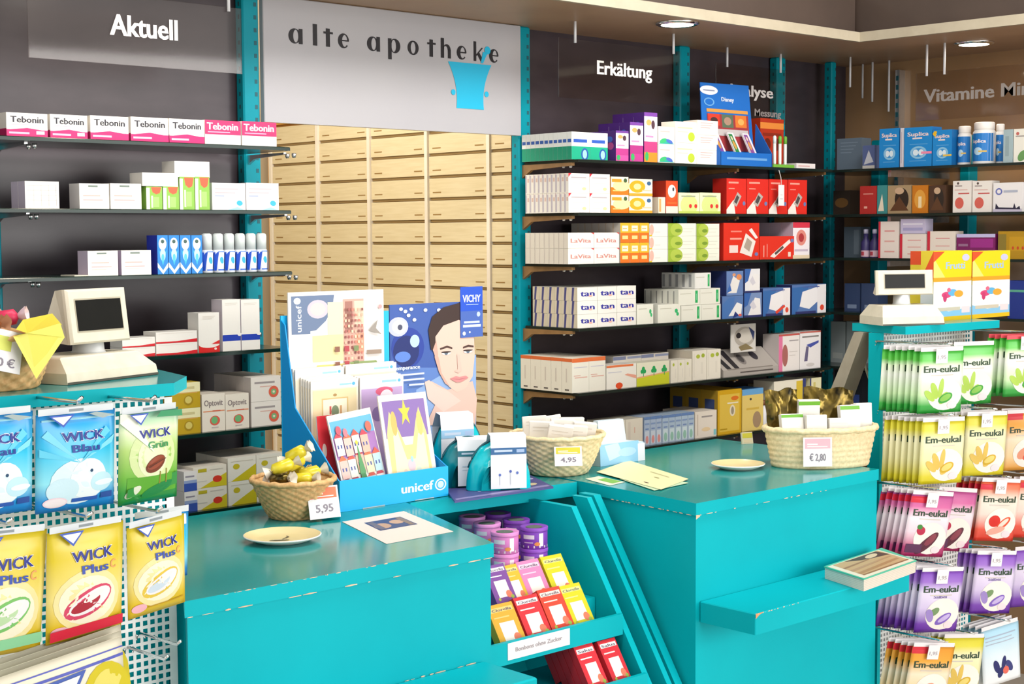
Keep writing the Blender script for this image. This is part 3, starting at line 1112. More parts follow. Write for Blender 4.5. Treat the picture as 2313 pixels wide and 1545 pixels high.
U_LBL = grad('wrap_pale_ice', [(0, 'f2f4f6'), (.5, 'dfeef6'), (.85, 'b4dcf0'), (1, 'a4d2ea')])
BW, BH = .128, .166
D_GREEN = bag_mesh('candy_bag_print', BW, .163, t=.0042, key=U_GREEN, art=euk('', leaf('b4d858') + [('e', .62, .24, .17, .075, '3fa43c', .3), ('e', .62, .245, .13, .05, '8cc854', .3)]))
D_YEL = bag_mesh('candy_bag_print', BW, BH, t=.0042, key=U_YEL, art=euk('', leaf('e8c45c') + [('e', .62, .26, .17, .075, 'd8b02c', .3), ('e', .62, .265, .13, .05, 'f0d878', .3)]))
D_MAG = bag_mesh('candy_bag_print', BW, BH, t=.0042, key=U_MAG, art=euk('', [('e', .34, .42, .10, .07, 'c0284c'), ('e', .30, .48, .06, .04, '3f8a3c'), ('e', .55, .22, .30, .09, '5c2438', .6), ('e', .62, .28, .16, .06, '8c3c4c', .6), ('r', .06, .06, .44, .2, '5c2c54')], fresh=[('r', .0, .86, .4, .96, 'd8203c')]))
D_RED = bag_mesh('candy_bag_print', BW, BH, t=.0042, key=U_RED, art=euk('', [('e', .44, .34, .15, .1, 'e02a20'), ('e', .68, .30, .2, .07, 'e8542c', .5), ('e', .68, .31, .15, .04, 'fbe0d0', .5), ('e', .5, .18, .24, .06, 'f2b09c', .2)], fresh=[('r', .0, .86, .3, .95, 'd8203c')]))
D_PUR = bag_mesh('candy_bag_print', BW, BH, t=.0042, key=U_PUR, art=euk('', [('e', .4, .34, .12, .06, '7c9c6c', .4), ('e', .3, .28, .08, .12, 'a48cd0', .6), ('e', .64, .22, .2, .07, '8464c4', .4), ('e', .66, .23, .15, .04, 'cbb8ea', .4)], fresh=[('t', 'Salbei', .34, .56, .05, .32, '8070a8')]))
D_ORA = bag_mesh('candy_bag_print', BW, BH, t=.0042, key=U_ORA, art=euk('', [('e', .5, .3, .2, .1, 'f0a080', .3), ('e', .62, .25, .16, .07, 'e8604c', .3)], fresh=[('r', .0, .88, .42, .99, 'dc2c3c')]))
D_LBL = bag_mesh('candy_bag_print', BW, BH, t=.0042, key=U_LBL, art=[('r', .1, .84, .9, .86, 'a8b4c8'), ('r', .1, .78, .8, .795, 'b4bccc'), ('r', .1, .72, .86, .735, 'b4bccc'), ('e', .35, .32, .07, .13, '2a2f6c', .5), ('e', .55, .36, .06, .12, '2a2f6c', -.3), ('e', .7, .28, .07, .12, '3a3f7c', .7), ('e', .46, .2, .07, .1, '2a2f6c', -.6), ('e', .6, .22, .08, .07, 'e86c5c')])


def hang_row(data, px, py, n, desc, group, yfront=2.12, step=.0165, yaw=-30, tilt=5, price=True, hdr='f4eef0', roll=0, hk=True):
    """n bags one behind another on a hook; (px, py) is the top centre of the front bag"""
    p = onY(px, py, yfront)
    rnd = random.Random(px)
    for k in range(n):
        lab = desc if n == 1 else desc + ', ' + ('frontmost' if k == 0 else 'rearmost' if k == n - 1 else ORD[k] + ' from front') + ' on its hook'
        t = thing('candy_bag', p + Vector((-.003 * k, step * k, rnd.uniform(-.002, .002))), lab, 'candy bag', group, (R(tilt + rnd.uniform(-.4, .4)), R(roll + rnd.uniform(-.8, .8)), R(yaw + rnd.uniform(-.5, .5))))
        link('wrapper', data, t)
        mb = MB()
        mb.box(-BW * .48, BW * .48, -.0004, .0004, -.002, .009, hdr)
        mb.build('header', t)
        if k == 0 and price:
            mb = MB()
            mb.box(-.022, .012, -.0095, -.0085, -.032, .006, 'f8f4f4')
            mb.decal(flat((-.022, -.0096, -.032), (.034, 0, 0), (0, 0, .038), (0, -1, 0)), [('t', '1,95', .15, .3, .25, .7, 'b8b0b4')])
            tag(mb.build('price_label', t), 'small white price label')
    q = p - Vector((RRX, RRY, 0))
    if hk:
        hook(rr, q.x, q.z + .0125, max(.1, RRY - yfront + .03), up=.004)


hang_row(D_GREEN, 2128, 790, 7, 'green mint candy bag', 'green bags on the first hook of the right rack', yaw=-26)
hang_row(D_GREEN, 2200, 778, 1, 'single green mint bag tucked behind the front green bags', 'green bags on the first hook of the right rack', yfront=2.17, yaw=-26, price=False, hk=False)
hang_row(D_GREEN, 2318, 762, 4, 'green mint bag at the right photo edge', 'green bags on the second hook of the right rack', yaw=-26, hdr='e8505c')
hang_row(D_YEL, 2132, 950, 7, 'lemon yellow candy bag', 'lemon yellow bags on the first hook', yaw=-26)
hang_row(D_YEL, 2230, 936, 3, 'lemon yellow bag with almond-shaped sweet, second hook', 'lemon yellow bags on the second hook', yfront=2.13, yaw=-26)
hang_row(D_ORA, 2318, 930, 2, 'orange candy bag beside the lemon bags, right edge', 'orange bags at the right edge', yfront=2.16, yaw=-26, price=False)
hang_row(D_MAG, 2108, 1118, 6, 'cherry pink candy bag', 'cherry pink bags of the right rack', yaw=-22, roll=7, tilt=7)
hang_row(D_MAG, 2164, 1108, 1, 'dark cherry bag behind the pink stack', 'cherry pink bags of the right rack', yfront=2.17, yaw=-22, price=False, roll=6, hk=False)
hang_row(D_RED, 2262, 1089, 5, 'strawberry red candy bag', 'strawberry red bags of the right rack', yaw=-24, roll=5)
hang_row(D_RED, 2345, 1085, 2, 'strawberry bag cut by the right photo edge', 'strawberry red bags of the right rack', yaw=-24, roll=5)
hang_row(D_PUR, 2130, 1288, 7, 'purple sage candy bag', 'purple sage bags on the first hook', yaw=-24, roll=4, tilt=7, yfront=2.10)
hang_row(D_PUR, 2252, 1250, 4, 'purple sage bag on the second hook', 'purple sage bags on the second hook', yaw=-24, roll=4, yfront=2.10)
hang_row(D_PUR, 2335, 1240, 1, 'pale purple bag cut by the right photo edge', None, yaw=-24, yfront=2.12, price=False)
hang_row(D_ORA, 2110, 1458, 5, 'honey orange candy bag', 'honey orange bags at the bottom of the right rack', yaw=-22, roll=6, tilt=8, yfront=2.08)
hang_row(D_YEL, 2178, 1440, 3, 'yellow bag between the orange and icy bags', 'yellow bags at the bottom of the right rack', yaw=-24, roll=4, yfront=2.12, price=False)
hang_row(D_LBL, 2258, 1412, 4, 'icy white candy bag with dark blue figures', 'icy white bags at the bottom of the right rack', yaw=-20, roll=-8, yfront=2.09, price=False)

# ================================================================== GOODS ON THE WALL SHELVES
Wh = 'f3ede4'
Wg = 'e9e2d6'
Z1, Z2, Z3, Z4, Z5, Z6 = SHZ


def lines(u0, v0, n=3, w=.5, c='cfc6c0', h=.035, gap=.09):
    return [('r', u0, v0 - i * gap, u0 + w * (1 - .12 * i), v0 - i * gap + h, c) for i in range(n)]


edge = [('r', .1, .12, .16, .7, 'b9b0b8'), ('r', .3, .12, .34, .6, 'c6bec4')]

# ---------------------------------------------------------------- left unit
teb = [('r', 0, 0, 1, .30, 'd21a6e'), ('p', [(0, .28), (.5, .38), (1, .27)], 'd21a6e'), ('r', .06, .12, .55, .2, 'f2b8d2'), ('t', 'Tebonin', .1, .60, .26, .80, '2c2834'), ('r', .1, .5, .6, .53, 'c8b8c2')]
for k, (p0, p1, tp) in enumerate(((14, 108, 255), (113, 198, 259), (204, 291, 262), (295, 381, 265), (382, 462, 269))):
    goods('white carton with magenta foot, %s from left on the top shelf' % ORD[k], p0, p1, tp, 320, Wh, teb + ([('r', .72, .12, .92, .26, 'f6e4ee')] if k < 2 else []), z=Z1, d=.05,
          left=[('r', 0, 0, 1, .34, 'c01460')], group='white and magenta cartons on the top left shelf')
tp2 = [('r', 0, .42, 1, 1, 'e02868'), ('t', 'Tebonin', .06, .62, .28, .86, 'fbe4ee'), ('r', .08, .5, .7, .54, 'f4a8c4'), ('r', .1, .2, .8, .23, 'ddd4d4')]
for k, (p0, p1, tp) in enumerate(((462.5, 544, 272), (546, 625, 275))):
    goods('carton with pink upper half, %s on the top shelf' % ('next to the white ones' if k == 0 else 'outermost at the shelf end'), p0, p1, tp, 325, Wh, tp2, z=Z1, d=.05, group='pink-topped cartons on the top left shelf')

grid_l = [('r', .06, .30 + .18 * i, .94, .32 + .18 * i, 'cfc9c4') for i in range(4)] + [('r', .25 + .22 * i, .1, .262 + .22 * i, .9, 'd6d0cc') for i in range(4)]
goods('white carton with printed table, standing alone at the left', 56, 134, 409, 470, Wh, grid_l, z=Z2, d=.035, deep=2, sidekey='cfc4d6')
pl = [('r', .3, .86, .62, .93, '7c8a80'), ('r', .12, .5, .7, .54, 'e0b4a8'), ('r', .12, .34, .78, .37, 'e6a8a0'), ('r', .12, .24, .6, .26, 'd8ccc4')]
for k, (p0, p1) in enumerate(((179, 247), (249, 320))):
    goods('plain white carton with pale red line, second shelf, %s of the pair' % ('left one', 'right one')[k], p0, p1, 414, 470, Wh, pl, z=Z2, d=.05, group='white cartons in pair on the second left shelf')
gr = [('r', 0, 0, 1, 1, '8cc04a'), ('r', .0, .0, .22, .94, 'f2efe0'), ('p', [(.3, .98), (.95, .98), (.85, .72), (.62, .66), (.4, .75)], 'e8603c'), ('r', .45, .1, .8, .55, 'a8cf74'), ('r', .3, .08, .42, .6, 'dfeac4')]
for k, (p0, p1, tp) in enumerate(((330, 367, 421), (368, 405, 421), (405.5, 440, 399), (440.5, 474, 399))):
    goods('green and white carton with orange bow, %s from left' % ORD[k], p0, p1, tp, 471, '8cc04a', gr, z=Z2, d=.06, group='green cartons on the second left shelf')
for k, (p0, p1, tp, bt) in enumerate(((321, 403, 390, 421), (394, 474, 364, 399))):
    a, b, z0, h = span(p0, p1, tp, bt)
    z0 = Z2 + span(330, 367, (421, 399)[k], 471, z=Z2)[3]
    goods('blank white carton lying on the %s green cartons' % ('lower', 'taller')[k], p0, p1, tp, bt, Wh, [('r', .05, .5, .95, .52, 'e4dcd0')], z=z0 + .0005, d=.06, group='white cartons on top of the green ones')
bw = lines(.08, .76, 2, .7, 'c4b8bc', .04, .14) + [('e', .82, .26, .09, .10, '38b4dc', .5), ('p', [(.45, .0), (.75, .12), (.95, .02)], 'a8dcec'), ('r', .08, .5, .36, .54, 'a8b4d8')]
for k, (p0, p1) in enumerate(((479, 555), (556, 630))):
    goods('white carton with light blue drops, %s of two at the shelf end' % ('inner', 'outer')[k], p0, p1, 413, 471, 'f0ecec', bw, z=Z2, d=.06, group='white and light blue cartons on the second left shelf')

for k, (p0, p1) in enumerate(((198, 267), (274, 342))):
    goods('plain white carton with pale red line, third shelf, %s of the pair' % ('left one', 'right one')[k], p0, p1, 566 - k, 621, Wh, pl, z=Z3, d=.05, sidekey='d9c8dc', group='white cartons in pair on the third left shelf')
goods('small flat cream card lying on the third left shelf', 168, 200, 621, 625, 'efe6d0', [], z=Z3, d=.07, cat='card', name='leaflet')
b4 = [('r', 0, 0, 1, 1, '1c84d4'), ('e', .5, .78, .36, .16, 'eef6fa'), ('e', .5, .84, .16, .05, '3c5c54'), ('p', [(.12, .62), (.5, .22), (.88, .62), (.5, .5)], '38b8e8'), ('e', .5, .5, .26, .16, 'bfe4f2'), ('p', [(.0, .30), (.5, .1), (1, .30), (1, .18), (.5, .0), (0, .18)], 'e6f2f6'), ('e', .5, .42, .14, .1, '58c4e8')]
for k in range(4):
    w = (458 - 355) / 4
    goods('blue spray carton, %s from left in the third left shelf' % ORD[k], 355 + k * w, 355 + (k + 1) * w - .6, 531, 615, '1c6cc4', b4, z=Z3, d=.05, sidekey='2c3cb4', group='blue spray cartons')


def spray(loc, label, r=.0125, h=.092, group=None):
    t = thing('spray_bottle', loc, label, 'spray bottle', group)
    mb = MB()
    hb = h * .58
    mb.lathe([(r * .92, 0), (r, .002), (r, hb - .004), (r * .9, hb)], 'eef2f8', 20)
    fn = lambda u, v, off: Vector(((r + off) * math.sin((u - .5) * 2.6), -(r + off) * math.cos((u - .5) * 2.6), v * hb))
    fn.curved = True
    mb.decal(fn, [('p', [(.0, .9), (.35, .9), (.2, .1), (.0, .1)], '2c5cd0'), ('e', .55, .55, .13, .16, '38b4d4', .6), ('r', .3, .1, .8, .16, '4a78d4'), ('r', .3, .9, .9, .95, '6c94dc'), ('p', [(.85, .9), (1, .9), (1, .1), (.7, .1)], '3c6cd4')])
    mb.build('bottle_body', t)
    mb = MB()
    mb.lathe([(r * .86, hb), (r * .88, h - .008), (r * .8, h - .002), (r * .5, h)], 'e2e8e6', 20)
    mb.build('cap', t)
    return t


a, b, z0, h = span(462, 610, 527, 613, z=Z3)
for k in range(6):
    spray((a + (k + .5) * (b - a) / 6, YF + .016, Z3), 'white and blue spray bottle, %s from left' % ORD[k], (b - a) / 12.6, h, 'spray bottles on the third left shelf')

rd = [('r', 0, 0, 1, .14, 'd8242c'), ('p', [(.1, .0), (1, .0), (1, .3)], 'd8242c'), ('r', .06, .84, .9, .87, 'e0d4c8')]
goods('flat white carton with red foot, left stack', 276, 351, 762, 805, Wh, rd, z=Z4, d=.06, nrow=2, group='flat red-footed cartons, left stack')
goods('flat white carton with red foot, right stack', 352, 446, 748, 803, Wh, rd, z=Z4, d=.06, nrow=2, group='flat red-footed cartons, right stack')
goods('upright white carton with curved red foot', 448, 496, 706, 795, Wh, [('r', 0, 0, 1, .2, 'dc2420'), ('e', .5, .2, .5, .09, Wh), ('p', [(.6, .2), (1, .2), (1, .3)], 'dc2420'), ('e', .8, .08, .06, .03, 'f4e4dc')] + lines(.2, .9, 3, .6, 'e2d8cc', .015, .03), z=Z4, d=.05)
for k, (p0, p1) in enumerate(((502, 543.5), (544.5, 587))):
    goods('tall white carton with dark blue band, %s' % ('the inner one', 'beside the teal post')[k], p0, p1, 676, 793, Wh, [('r', 0, .19, 1, .31, '1c3cb0'), ('e', .95, .31, .12, .03, Wh)] + lines(.15, .92, 2, .7, 'e0d8cc', .012, .03), z=Z4, d=.05, sidekey='e0d4dc', group='tall white and blue cartons')

gold = [('r', 0, 0, 1, .62, 'c2a01e'), ('r', 0, .62, 1, 1, 'efe6b4'), ('r', .2, .74, .8, .84, 'cfc28c'), ('r', .1, .58, .9, .61, 'e0a860'), ('e', .58, .30, .17, .2, 'a8881c'), ('e', .58, .32, .12, .14, 'd8c468')]
goods('gold and cream carton behind the left bag rack', 388, 453, 864, 979, 'd4b83c', gold, z=Z5, d=.07, nrow=2, sidekey='b8961c', group='gold cartons on the fifth left shelf')
opt = [('t', 'Optovit', .1, .68, .16, .8, '8c7c78'), ('r', .05, .52, .98, .55, 'e89468'), ('r', .45, .525, .8, .555, 'd86444'), ('e', .55, .28, .22, .13, 'e2604c'), ('e', .53, .29, .14, .10, '74b878'), ('r', .4, .08, .7, .11, 'c8bcb4')]
for k, (p0, p1) in enumerate(((456, 509), (509.5, 563))):
    goods('large cream carton with orange line and round fruit emblem, %s' % ('inner one', 'outer one')[k], p0, p1, 889, 978, 'f0e4d2', opt, z=Z5, d=.1, group='large cream cartons on the fifth left shelf')
flo = [('r', .12, .72, .8, .80, 'a89c98'), ('r', .3, .58, .7, .62, 'e4b8a8'), ('e', .76, .36, .17, .24, 'e4684c'), ('e', .76, .36, .09, .12, '7cb87c'), ('e', .76, .36, .04, .05, 'f0e0c0')]
goods('cream carton with red flower emblem', 567, 635, 850, 974, 'f0e6da', flo, z=Z5, d=.034, nrow=2, deep=5, group='flower emblem cartons', sidekey='d8cdc6')
goods('white and blue carton peeking out beside the green bag', 416, 446, 1064, 1163, 'efe9e4', [('r', 0, 0, 1, .4, '3c58b0'), ('r', 0, .4, 1, .55, '9cacd4'), ('r', .1, .7, .8, .78, '9c94a0')], z=Z6, d=.08, nrow=2, group='white and blue cartons on the lowest left shelf')
yel = [('p', [(.2, .0), (1, .0), (1, .62)], 'dcc828'), ('e', .72, .36, .14, .16, 'e03c28'), ('r', .14, .74, .4, .9, 'c4b428'), ('r', .5, .8, .9, .84, 'cfc4b4'), ('r', .1, .3, .4, .34, 'd8cfc4')]
goods('white carton with yellow wedge and red fruit', 437, 513, 1052, 1160, 'f0e6d4', yel, z=Z6, d=.09, nrow=2, group='yellow wedge cartons with red fruit')
ye2 = [('p', [(.1, .0), (1, .0), (1, .66)], 'd8c420'), ('e', .3, .62, .12, .12, 'd0bc28'), ('r', .1, .82, .9, .85, 'd6cab4')]
goods('white carton with yellow wedge behind the basket', 515, 642, 1028, 1146, 'f0e8d8', ye2, z=Z6, d=.05, ncol=2, nrow=2, deep=3, group='yellow wedge cartons behind the basket')

# ---------------------------------------------------------------- main unit, top shelf
bg = [('r', 0, 0, 1, .48, '12a884'), ('r', .1, .62, .85, .74, '2c58b8'), ('r', .12, .8, .6, .83, 'c8d0d8'), ('e', .72, .2, .2, .22, '2454a8'), ('e', .72, .2, .12, .16, '9cd8d0')]
goods('white and green carton with blue emblem', 1291, 1373, 299, 358, 'f0f2ee', bg, z=Z1, d=.019, ncol=2, deep=11, left=[('r', 0, 0, 1, .48, '0f9a78'), ('r', .1, .62, .9, .74, '3460b4')], group='white and green cartons on the top shelf')


def kid(lo, hi):
    return [('r', 0, 0, 1, .42, lo), ('r', 0, 0, 1, .2, hi), ('r', 0, .42, 1, .92, 'f0e6ee'), ('r', 0, .92, 1, 1, '6c3c94'), ('e', .68, .76, .14, .09, '4c3440'), ('e', .35, .8, .2, .06, 'e89c5c'), ('r', .1, .5, .7, .54, 'd488b4'), ('e', .2, .12, .14, .09, '38a860')]


for k, (p0, p1, tp, lo, hi) in enumerate(((1391, 1420, 295, 'b43c88', 'c8509c'), (1423, 1453, 276, 'a83480', 'b83c8c'), (1455, 1485, 254, 'b8407c', 'f08c2c'))):
    goods('violet carton with bear picture, %s of rising height' % ('shortest', 'middle', 'tallest')[k], p0, p1, tp, 362, '5a2c80', kid(lo, hi), z=Z1, d=.045, deep=3, sidekey='4c2478', left=[('e', .5, .5, .3, .12, 'b0488c'), ('e', .4, .72, .3, .1, '3c64c0')], group='violet bear cartons')
lf = [('e', .75, .3, .16, .22, 'b8cc3c'), ('r', .1, .68, .8, .74, 'd8d0a8'), ('r', .1, .5, .6, .54, 'e4c8b8')]
lf2 = [('p', [(.0, .05), (.5, .3), (1, .05)], '2ca89c'), ('e', .3, .22, .24, .12, '3cb474', .4), ('e', .68, .2, .22, .1, '4c6cc0', -.4), ('r', .1, .7, .7, .76, 'e0b0ac')]
goods('white carton with teal butterfly wings', 1487, 1524, 286, 363, Wh, lf2, z=Z1, d=.05, nrow=2, deep=2, group='butterfly cartons on the top shelf')
goods('white carton with green pear emblem', 1525, 1574, 275, 366, Wh, lf, z=Z1, d=.06, nrow=2, at=3.275, group='pear emblem cartons')
goods('white carton with faint red print beside the blue display', 1575, 1622, 272, 368, Wh, lines(.15, .8, 3, .6, 'e0a8a4', .04, .16), z=Z1, d=.06, nrow=3, group='faint red print cartons')

# blue toothbrush display (plain card, no figure)
a, b, z0, h = span(1628, 1744, 183, 372, z=Z1, at=3.255)
ts = thing('toothbrush_display', ((a + b) / 2, 3.255, Z1), 'blue cardboard display with three toothbrush packs and picture cards', 'counter display')
w = b - a
mb = MB()
mb.yzprism([(.0, 0), (.0, .045), (.004, .045), (.004, .004), (.07, .004), (.07, 0)], -w / 2, w / 2, '1c6cc4')
for s in (-1, 1):
    mb.yzprism([(0, .0), (0, .045), (.07, .15), (.075, .0)], s * w / 2 - .002, s * w / 2 + .002, '1a62b8')
mb.decal(flat((-w / 2, -.0003, 0), (w, 0, 0), (0, 0, .045), (0, -1, 0)), [('r', .12, .45, .9, .62, '6ca4dc')])
mb.build('tray', ts)
mb = MB()
y0, y1 = .072, .098
mb.face([(-w / 2, y0, .004), (w / 2, y0, .004), (w / 2 - .006, y1, h), (-w / 2 + .01, y1, h * .985)], '1c6cc4')
mb.face([(w / 2, y0 + .003, .004), (-w / 2, y0 + .003, .004), (-w / 2 + .01, y1 + .003, h * .985), (w / 2 - .006, y1 + .003, h)], '1a5cae')
fnc = flat((-w / 2, y0 - .0006, .004), (w, 0, 0), (0, y1 - y0, h - .004), (0, -1, 0))
mb.decal(fnc, [('e', .19, .90, .17, .055, 'f2f2f6'), ('r', .08, .89, .3, .905, '8c94b0'), ('e', .18, .76, .1, .05, '6ca8dc'), ('e', .18, .76, .075, .037, '1c6cc4'), ('t', 'Disney', .42, .78, .05, .24, 'e4ecf6'), ('r', .12, .64, .92, .68, 'e09c4c'),
               ('r', .12, .18, .92, .62, 'a4383c'), ('r', .14, .48, .36, .62, 'd8402c'), ('r', .40, .46, .62, .62, '5c7058'), ('r', .66, .47, .88, .62, 'e07a34'), ('e', .25, .54, .07, .04, '4c3430'), ('e', .51, .54, .07, .05, 'b08c78'), ('e', .77, .54, .06, .04, 'f0b060'), ('r', .15, .36, .9, .44, 'c8c0c0')])
mb.build('picture_card', ts)
for k, c in enumerate(('7c4ca8', '2c8a4c', '8c4c9c')):
    mb = MB()
    x = -w / 2 + w * (.2 + .3 * k)
    mb.mesh([(x - .016, .02, .02), (x + .016, .02, .02), (x + .008, .066, .115), (x - .024, .066, .115), (x - .016, .026, .018), (x + .016, .026, .018), (x + .008, .072, .113), (x - .024, .072, .113)], [(0, 1, 2, 3), (1, 5, 6, 2), (4, 0, 3, 7), (3, 2, 6, 7), (5, 4, 7, 6)], 'ece8ec', False)
    mb.decal(flat((x - .016, .0198, .02), (.032, 0, 0), (-.008, .046, .095), (0, -1, 0)), [('r', .08, .05, .7, .95, c), ('e', .38, .55, .2, .16, 'd89c4c'), ('e', .38, .8, .14, .08, 'e8d0b0')])
    mb.build('toothbrush_pack', ts)
goods('orange-red carton half hidden behind the blue display', 1717, 1770, 268, 376, 'b83418', [('r', 0, .8, 1, .92, 'e88c3c'), ('e', .3, .5, .15, .12, '6c2010'), ('e', .7, .5, .15, .12, '6c2010'), ('r', .1, .66, .9, .72, '8c2814')], z=Z1, d=.05, at=3.40)
for k in range(3):
    q = onY(1752 + 12 * k, 375, 3.27)
    t = thing('toothbrush_tube', (q.x, 3.275, Z1 + .011), 'white tube with green cap, %s from left beside the blue display' % ORD[k], 'tube', 'white tubes on the green tray')
    mb = MB()
    mb.lathe([(.0045, 0), (.0055, .004), (.0055, .072)], 'eef2ec', 12)
    mb.build('tube_body', t)
    mb = MB()
    mb.lathe([(.0062, .072), (.0062, .094), (.003, .099)], '6cae3c' if k else 'e4ecee', 12)
    mb.build('cap', t)
q0, q1 = onY(1745, 376, 3.26), onY(1792, 376, 3.26)
mb = MB()
mb.bbox(0, q1.x - q0.x, 0, .045, 0, .0105, '74b43c', .001)
tag(mb.build('tube_tray', None, (q0.x, 3.255, Z1)), 'low green tray holding three white tubes', 'tray')
goods('flat white carton lying at the right end of the top shelf', 1799, 1842, 369, 380, 'efe6e4', [('r', .1, .4, .7, .6, 'd8a8a4')], z=Z1, d=.06)

# second shelf
red_c = [('p', [(0, 1), (.14, 1), (.0, .8)], 'd83040'), ('r', .12, .76, .85, .82, 'b8b0b4'), ('r', .2, .5, .8, .53, 'd8d0cc'), ('e', .75, .22, .1, .08, 'eed8a0'), ('r', .15, .2, .5, .23, 'e0d8d0')]
goods('white carton with red corner and grey title', 1284, 1378, 392, 477, Wh, red_c, z=Z2, d=.018, ncol=2, nrow=2, deep=10, left=[('r', .0, .05, .35, .95, 'c4bcc8'), ('r', .5, .6, .9, .8, 'e0c0b4')], group='red-cornered white cartons')
org = [('r', 0, 0, 1, .42, 'e8781c'), ('e', .6, .5, .5, .3, 'f4d8a4'), ('r', .05, .7, .6, .88, 'e89c2c'), ('e', .82, .8, .1, .12, '44603c'), ('r', .1, .2, .5, .26, 'f8c878')]
og2 = [('e', .35, .55, .34, .36, 'f0ac24'), ('e', .35, .55, .16, .18, 'f8e09c'), ('r', .0, .0, 1, .16, 'e8a434'), ('e', .85, .75, .09, .12, '3c6490'), ('r', .55, .3, .95, .36, 'd8c4a0')]
goods('orange and white carton with swirl', 1380, 1420, 399, 478, 'f2e8d8', org, z=Z2, d=.05, nrow=2, deep=2, sidekey='e0a458', group='orange swirl cartons')
goods('yellow and white carton with round sun', 1421, 1474, 404, 478, 'f2ecd8', og2, z=Z2, d=.05, nrow=2, sidekey='e8b84c', group='yellow sun cartons')
eg = [('e', .5, .62, .42, .24, 'e85c28'), ('e', .5, .68, .34, .2, 'f4ece4'), ('e', .62, .74, .08, .06, '3c3c44'), ('r', 0, 0, 1, .22, 'f0ddd0'), ('r', .1, .28, .9, .36, 'e86430')]
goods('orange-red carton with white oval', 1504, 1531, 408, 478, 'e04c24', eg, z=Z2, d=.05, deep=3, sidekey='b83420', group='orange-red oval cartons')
goods('cream carton standing left of the orange oval one', 1487, 1503, 445, 478, 'f0e2cc', [('r', .1, .1, .4, .9, 'e0a868')], z=Z2, d=.04)
yg = [('e', .5, .4, .42, .5, 'd4e08c'), ('r', .0, .0, 1, .12, 'c0d464'), ('e', .56, .36, .07, .1, 'd83430'), ('e', .82, .36, .07, .1, 'd83430'), ('r', .12, .8, .8, .86, '9ca48c')]
for k, (p0, p1) in enumerate(((1533, 1580), (1581, 1628))):
    goods('pale yellow-green carton with two red dots, %s' % ('inner one', 'outer one')[k], p0, p1, 435, 479, 'eef0c4', yg, z=Z2, d=.07, group='yellow-green cartons with red dots')
rdv = [('p', [(.0, .0), (.0, .12), (.35, .4), (.45, .0)], 'f0e8e0'), ('p', [(.3, .3), (.55, .62), (.75, .5), (.5, .2)], 'b8b0a8'), ('p', [(.38, .34), (.52, .54), (.64, .47), (.5, .28)], '4c4848'), ('r', .1, .86, .6, .91, 'f0a090'), ('r', .1, .7, .4, .73, 'f08c7c'), ('e', .88, .3, .07, .06, '6c7cb0')]
for k, (p0, p1) in enumerate(((1641, 1686), (1687, 1736), (1737, 1779), (1780, 1823))):
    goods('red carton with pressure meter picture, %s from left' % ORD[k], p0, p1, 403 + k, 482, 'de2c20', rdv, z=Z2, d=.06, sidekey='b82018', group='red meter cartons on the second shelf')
q = onY(1764, 440, 3.245)
t = thing('hang_tag', (q.x, 3.243, q.z), 'white paper tag dangling on a string before the red cartons', 'tag')
mb = MB()
mb.bbox(-.016, .016, 0, .0012, -.037, .034, 'f2eeee', .0004)
mb.decal(flat((-.016, -.0002, -.037), (.032, 0, 0), (0, 0, .071), (0, -1, 0)), [('r', .25, .3, .75, .34, 'b8b0b0'), ('r', .3, .5, .7, .53, 'ccc4c4')])
mb.build('paper_tag', t)
mb = MB()
mb.tube([(0, 0, .034), (-.004, .0, .06), (-.010, .004, Z1 - .0095 - q.z)], .0013, 'f0ece8', 6)
mb.build('string', t)

# third shelf
lo = [('t', 'LaVita', .1, .36, .26, .78, 'd08c84'), ('p', [(.88, 1), (1, 1), (1, .88)], 'd84c4c'), ('r', .1, .2, .5, .22, 'e0d4cc')]
goods('white carton with soft red lettering', 1283, 1399, 525, 596, Wh, lo, z=Z3, d=.02, ncol=2, nrow=2, deep=9, left=[('r', .02, .04, .14, .96, 'cfc4bc')], sidekey='e0d8cc', group='soft red lettering cartons')
oy = [('r', 0, 0, 1, .5, 'e87424'), ('r', 0, .5, 1, 1, 'f0b830'), ('r', .18, .58, .82, .86, 'f6ecd4'), ('r', .2, .18, .8, .36, 'f4d890'), ('r', .25, .7, .7, .74, 'd8b464')]
goods('small orange and yellow carton', 1401, 1466, 503, 595, 'eca02c', oy, z=Z3, d=.03, ncol=3, nrow=2, deep=7, sidekey='cfc6bc', group='small orange and yellow cartons')
pg = [('r', 0, 0, .3, 1, '9cb83c'), ('e', .3, .5, .22, .5, 'b4c850'), ('e', .36, .42, .12, .14, '7c9c34'), ('r', .5, .55, .92, .6, 'dcdccc'), ('r', .5, .3, .85, .34, 'e0dccc')]
pr = [('e', .12, .5, .12, .42, 'e8b8a8'), ('r', .3, .3, .6, .34, 'd8d0c8'), ('r', .0, .0, .14, .1, 'e0c020')]
goods('white carton with rosy left edge', 1467, 1508, 504, 593, 'f2f0e6', pr, z=Z3, d=.06, nrow=3, group='rosy-edged white cartons')
goods('white and green plant carton, inner stack', 1509, 1572, 504, 592, 'f2f2e2', pg, z=Z3, d=.06, nrow=3, group='plant cartons, inner stack')
goods('white and green plant carton, outer stack', 1573, 1625, 505, 590, 'f2f2e2', pg, z=Z3, d=.06, nrow=3, group='plant cartons, outer stack')
rdm = [('p', [(.45, .2), (.62, .72), (.9, .5), (.78, .08)], 'ece4dc'), ('p', [(.56, .34), (.66, .6), (.8, .48), (.72, .22)], 'b0a090'), ('r', .16, .2, .4, .4, 'f0d8d0'), ('r', .18, .55, .5, .6, 'f4a494'), ('r', .2, .75, .5, .79, 'f08878'), ('e', .92, .15, .05, .05, '6c7cb4'), ('p', [(.7, .8), (.78, .86), (.96, .6), (.9, .56)], 'f0e8e4')]
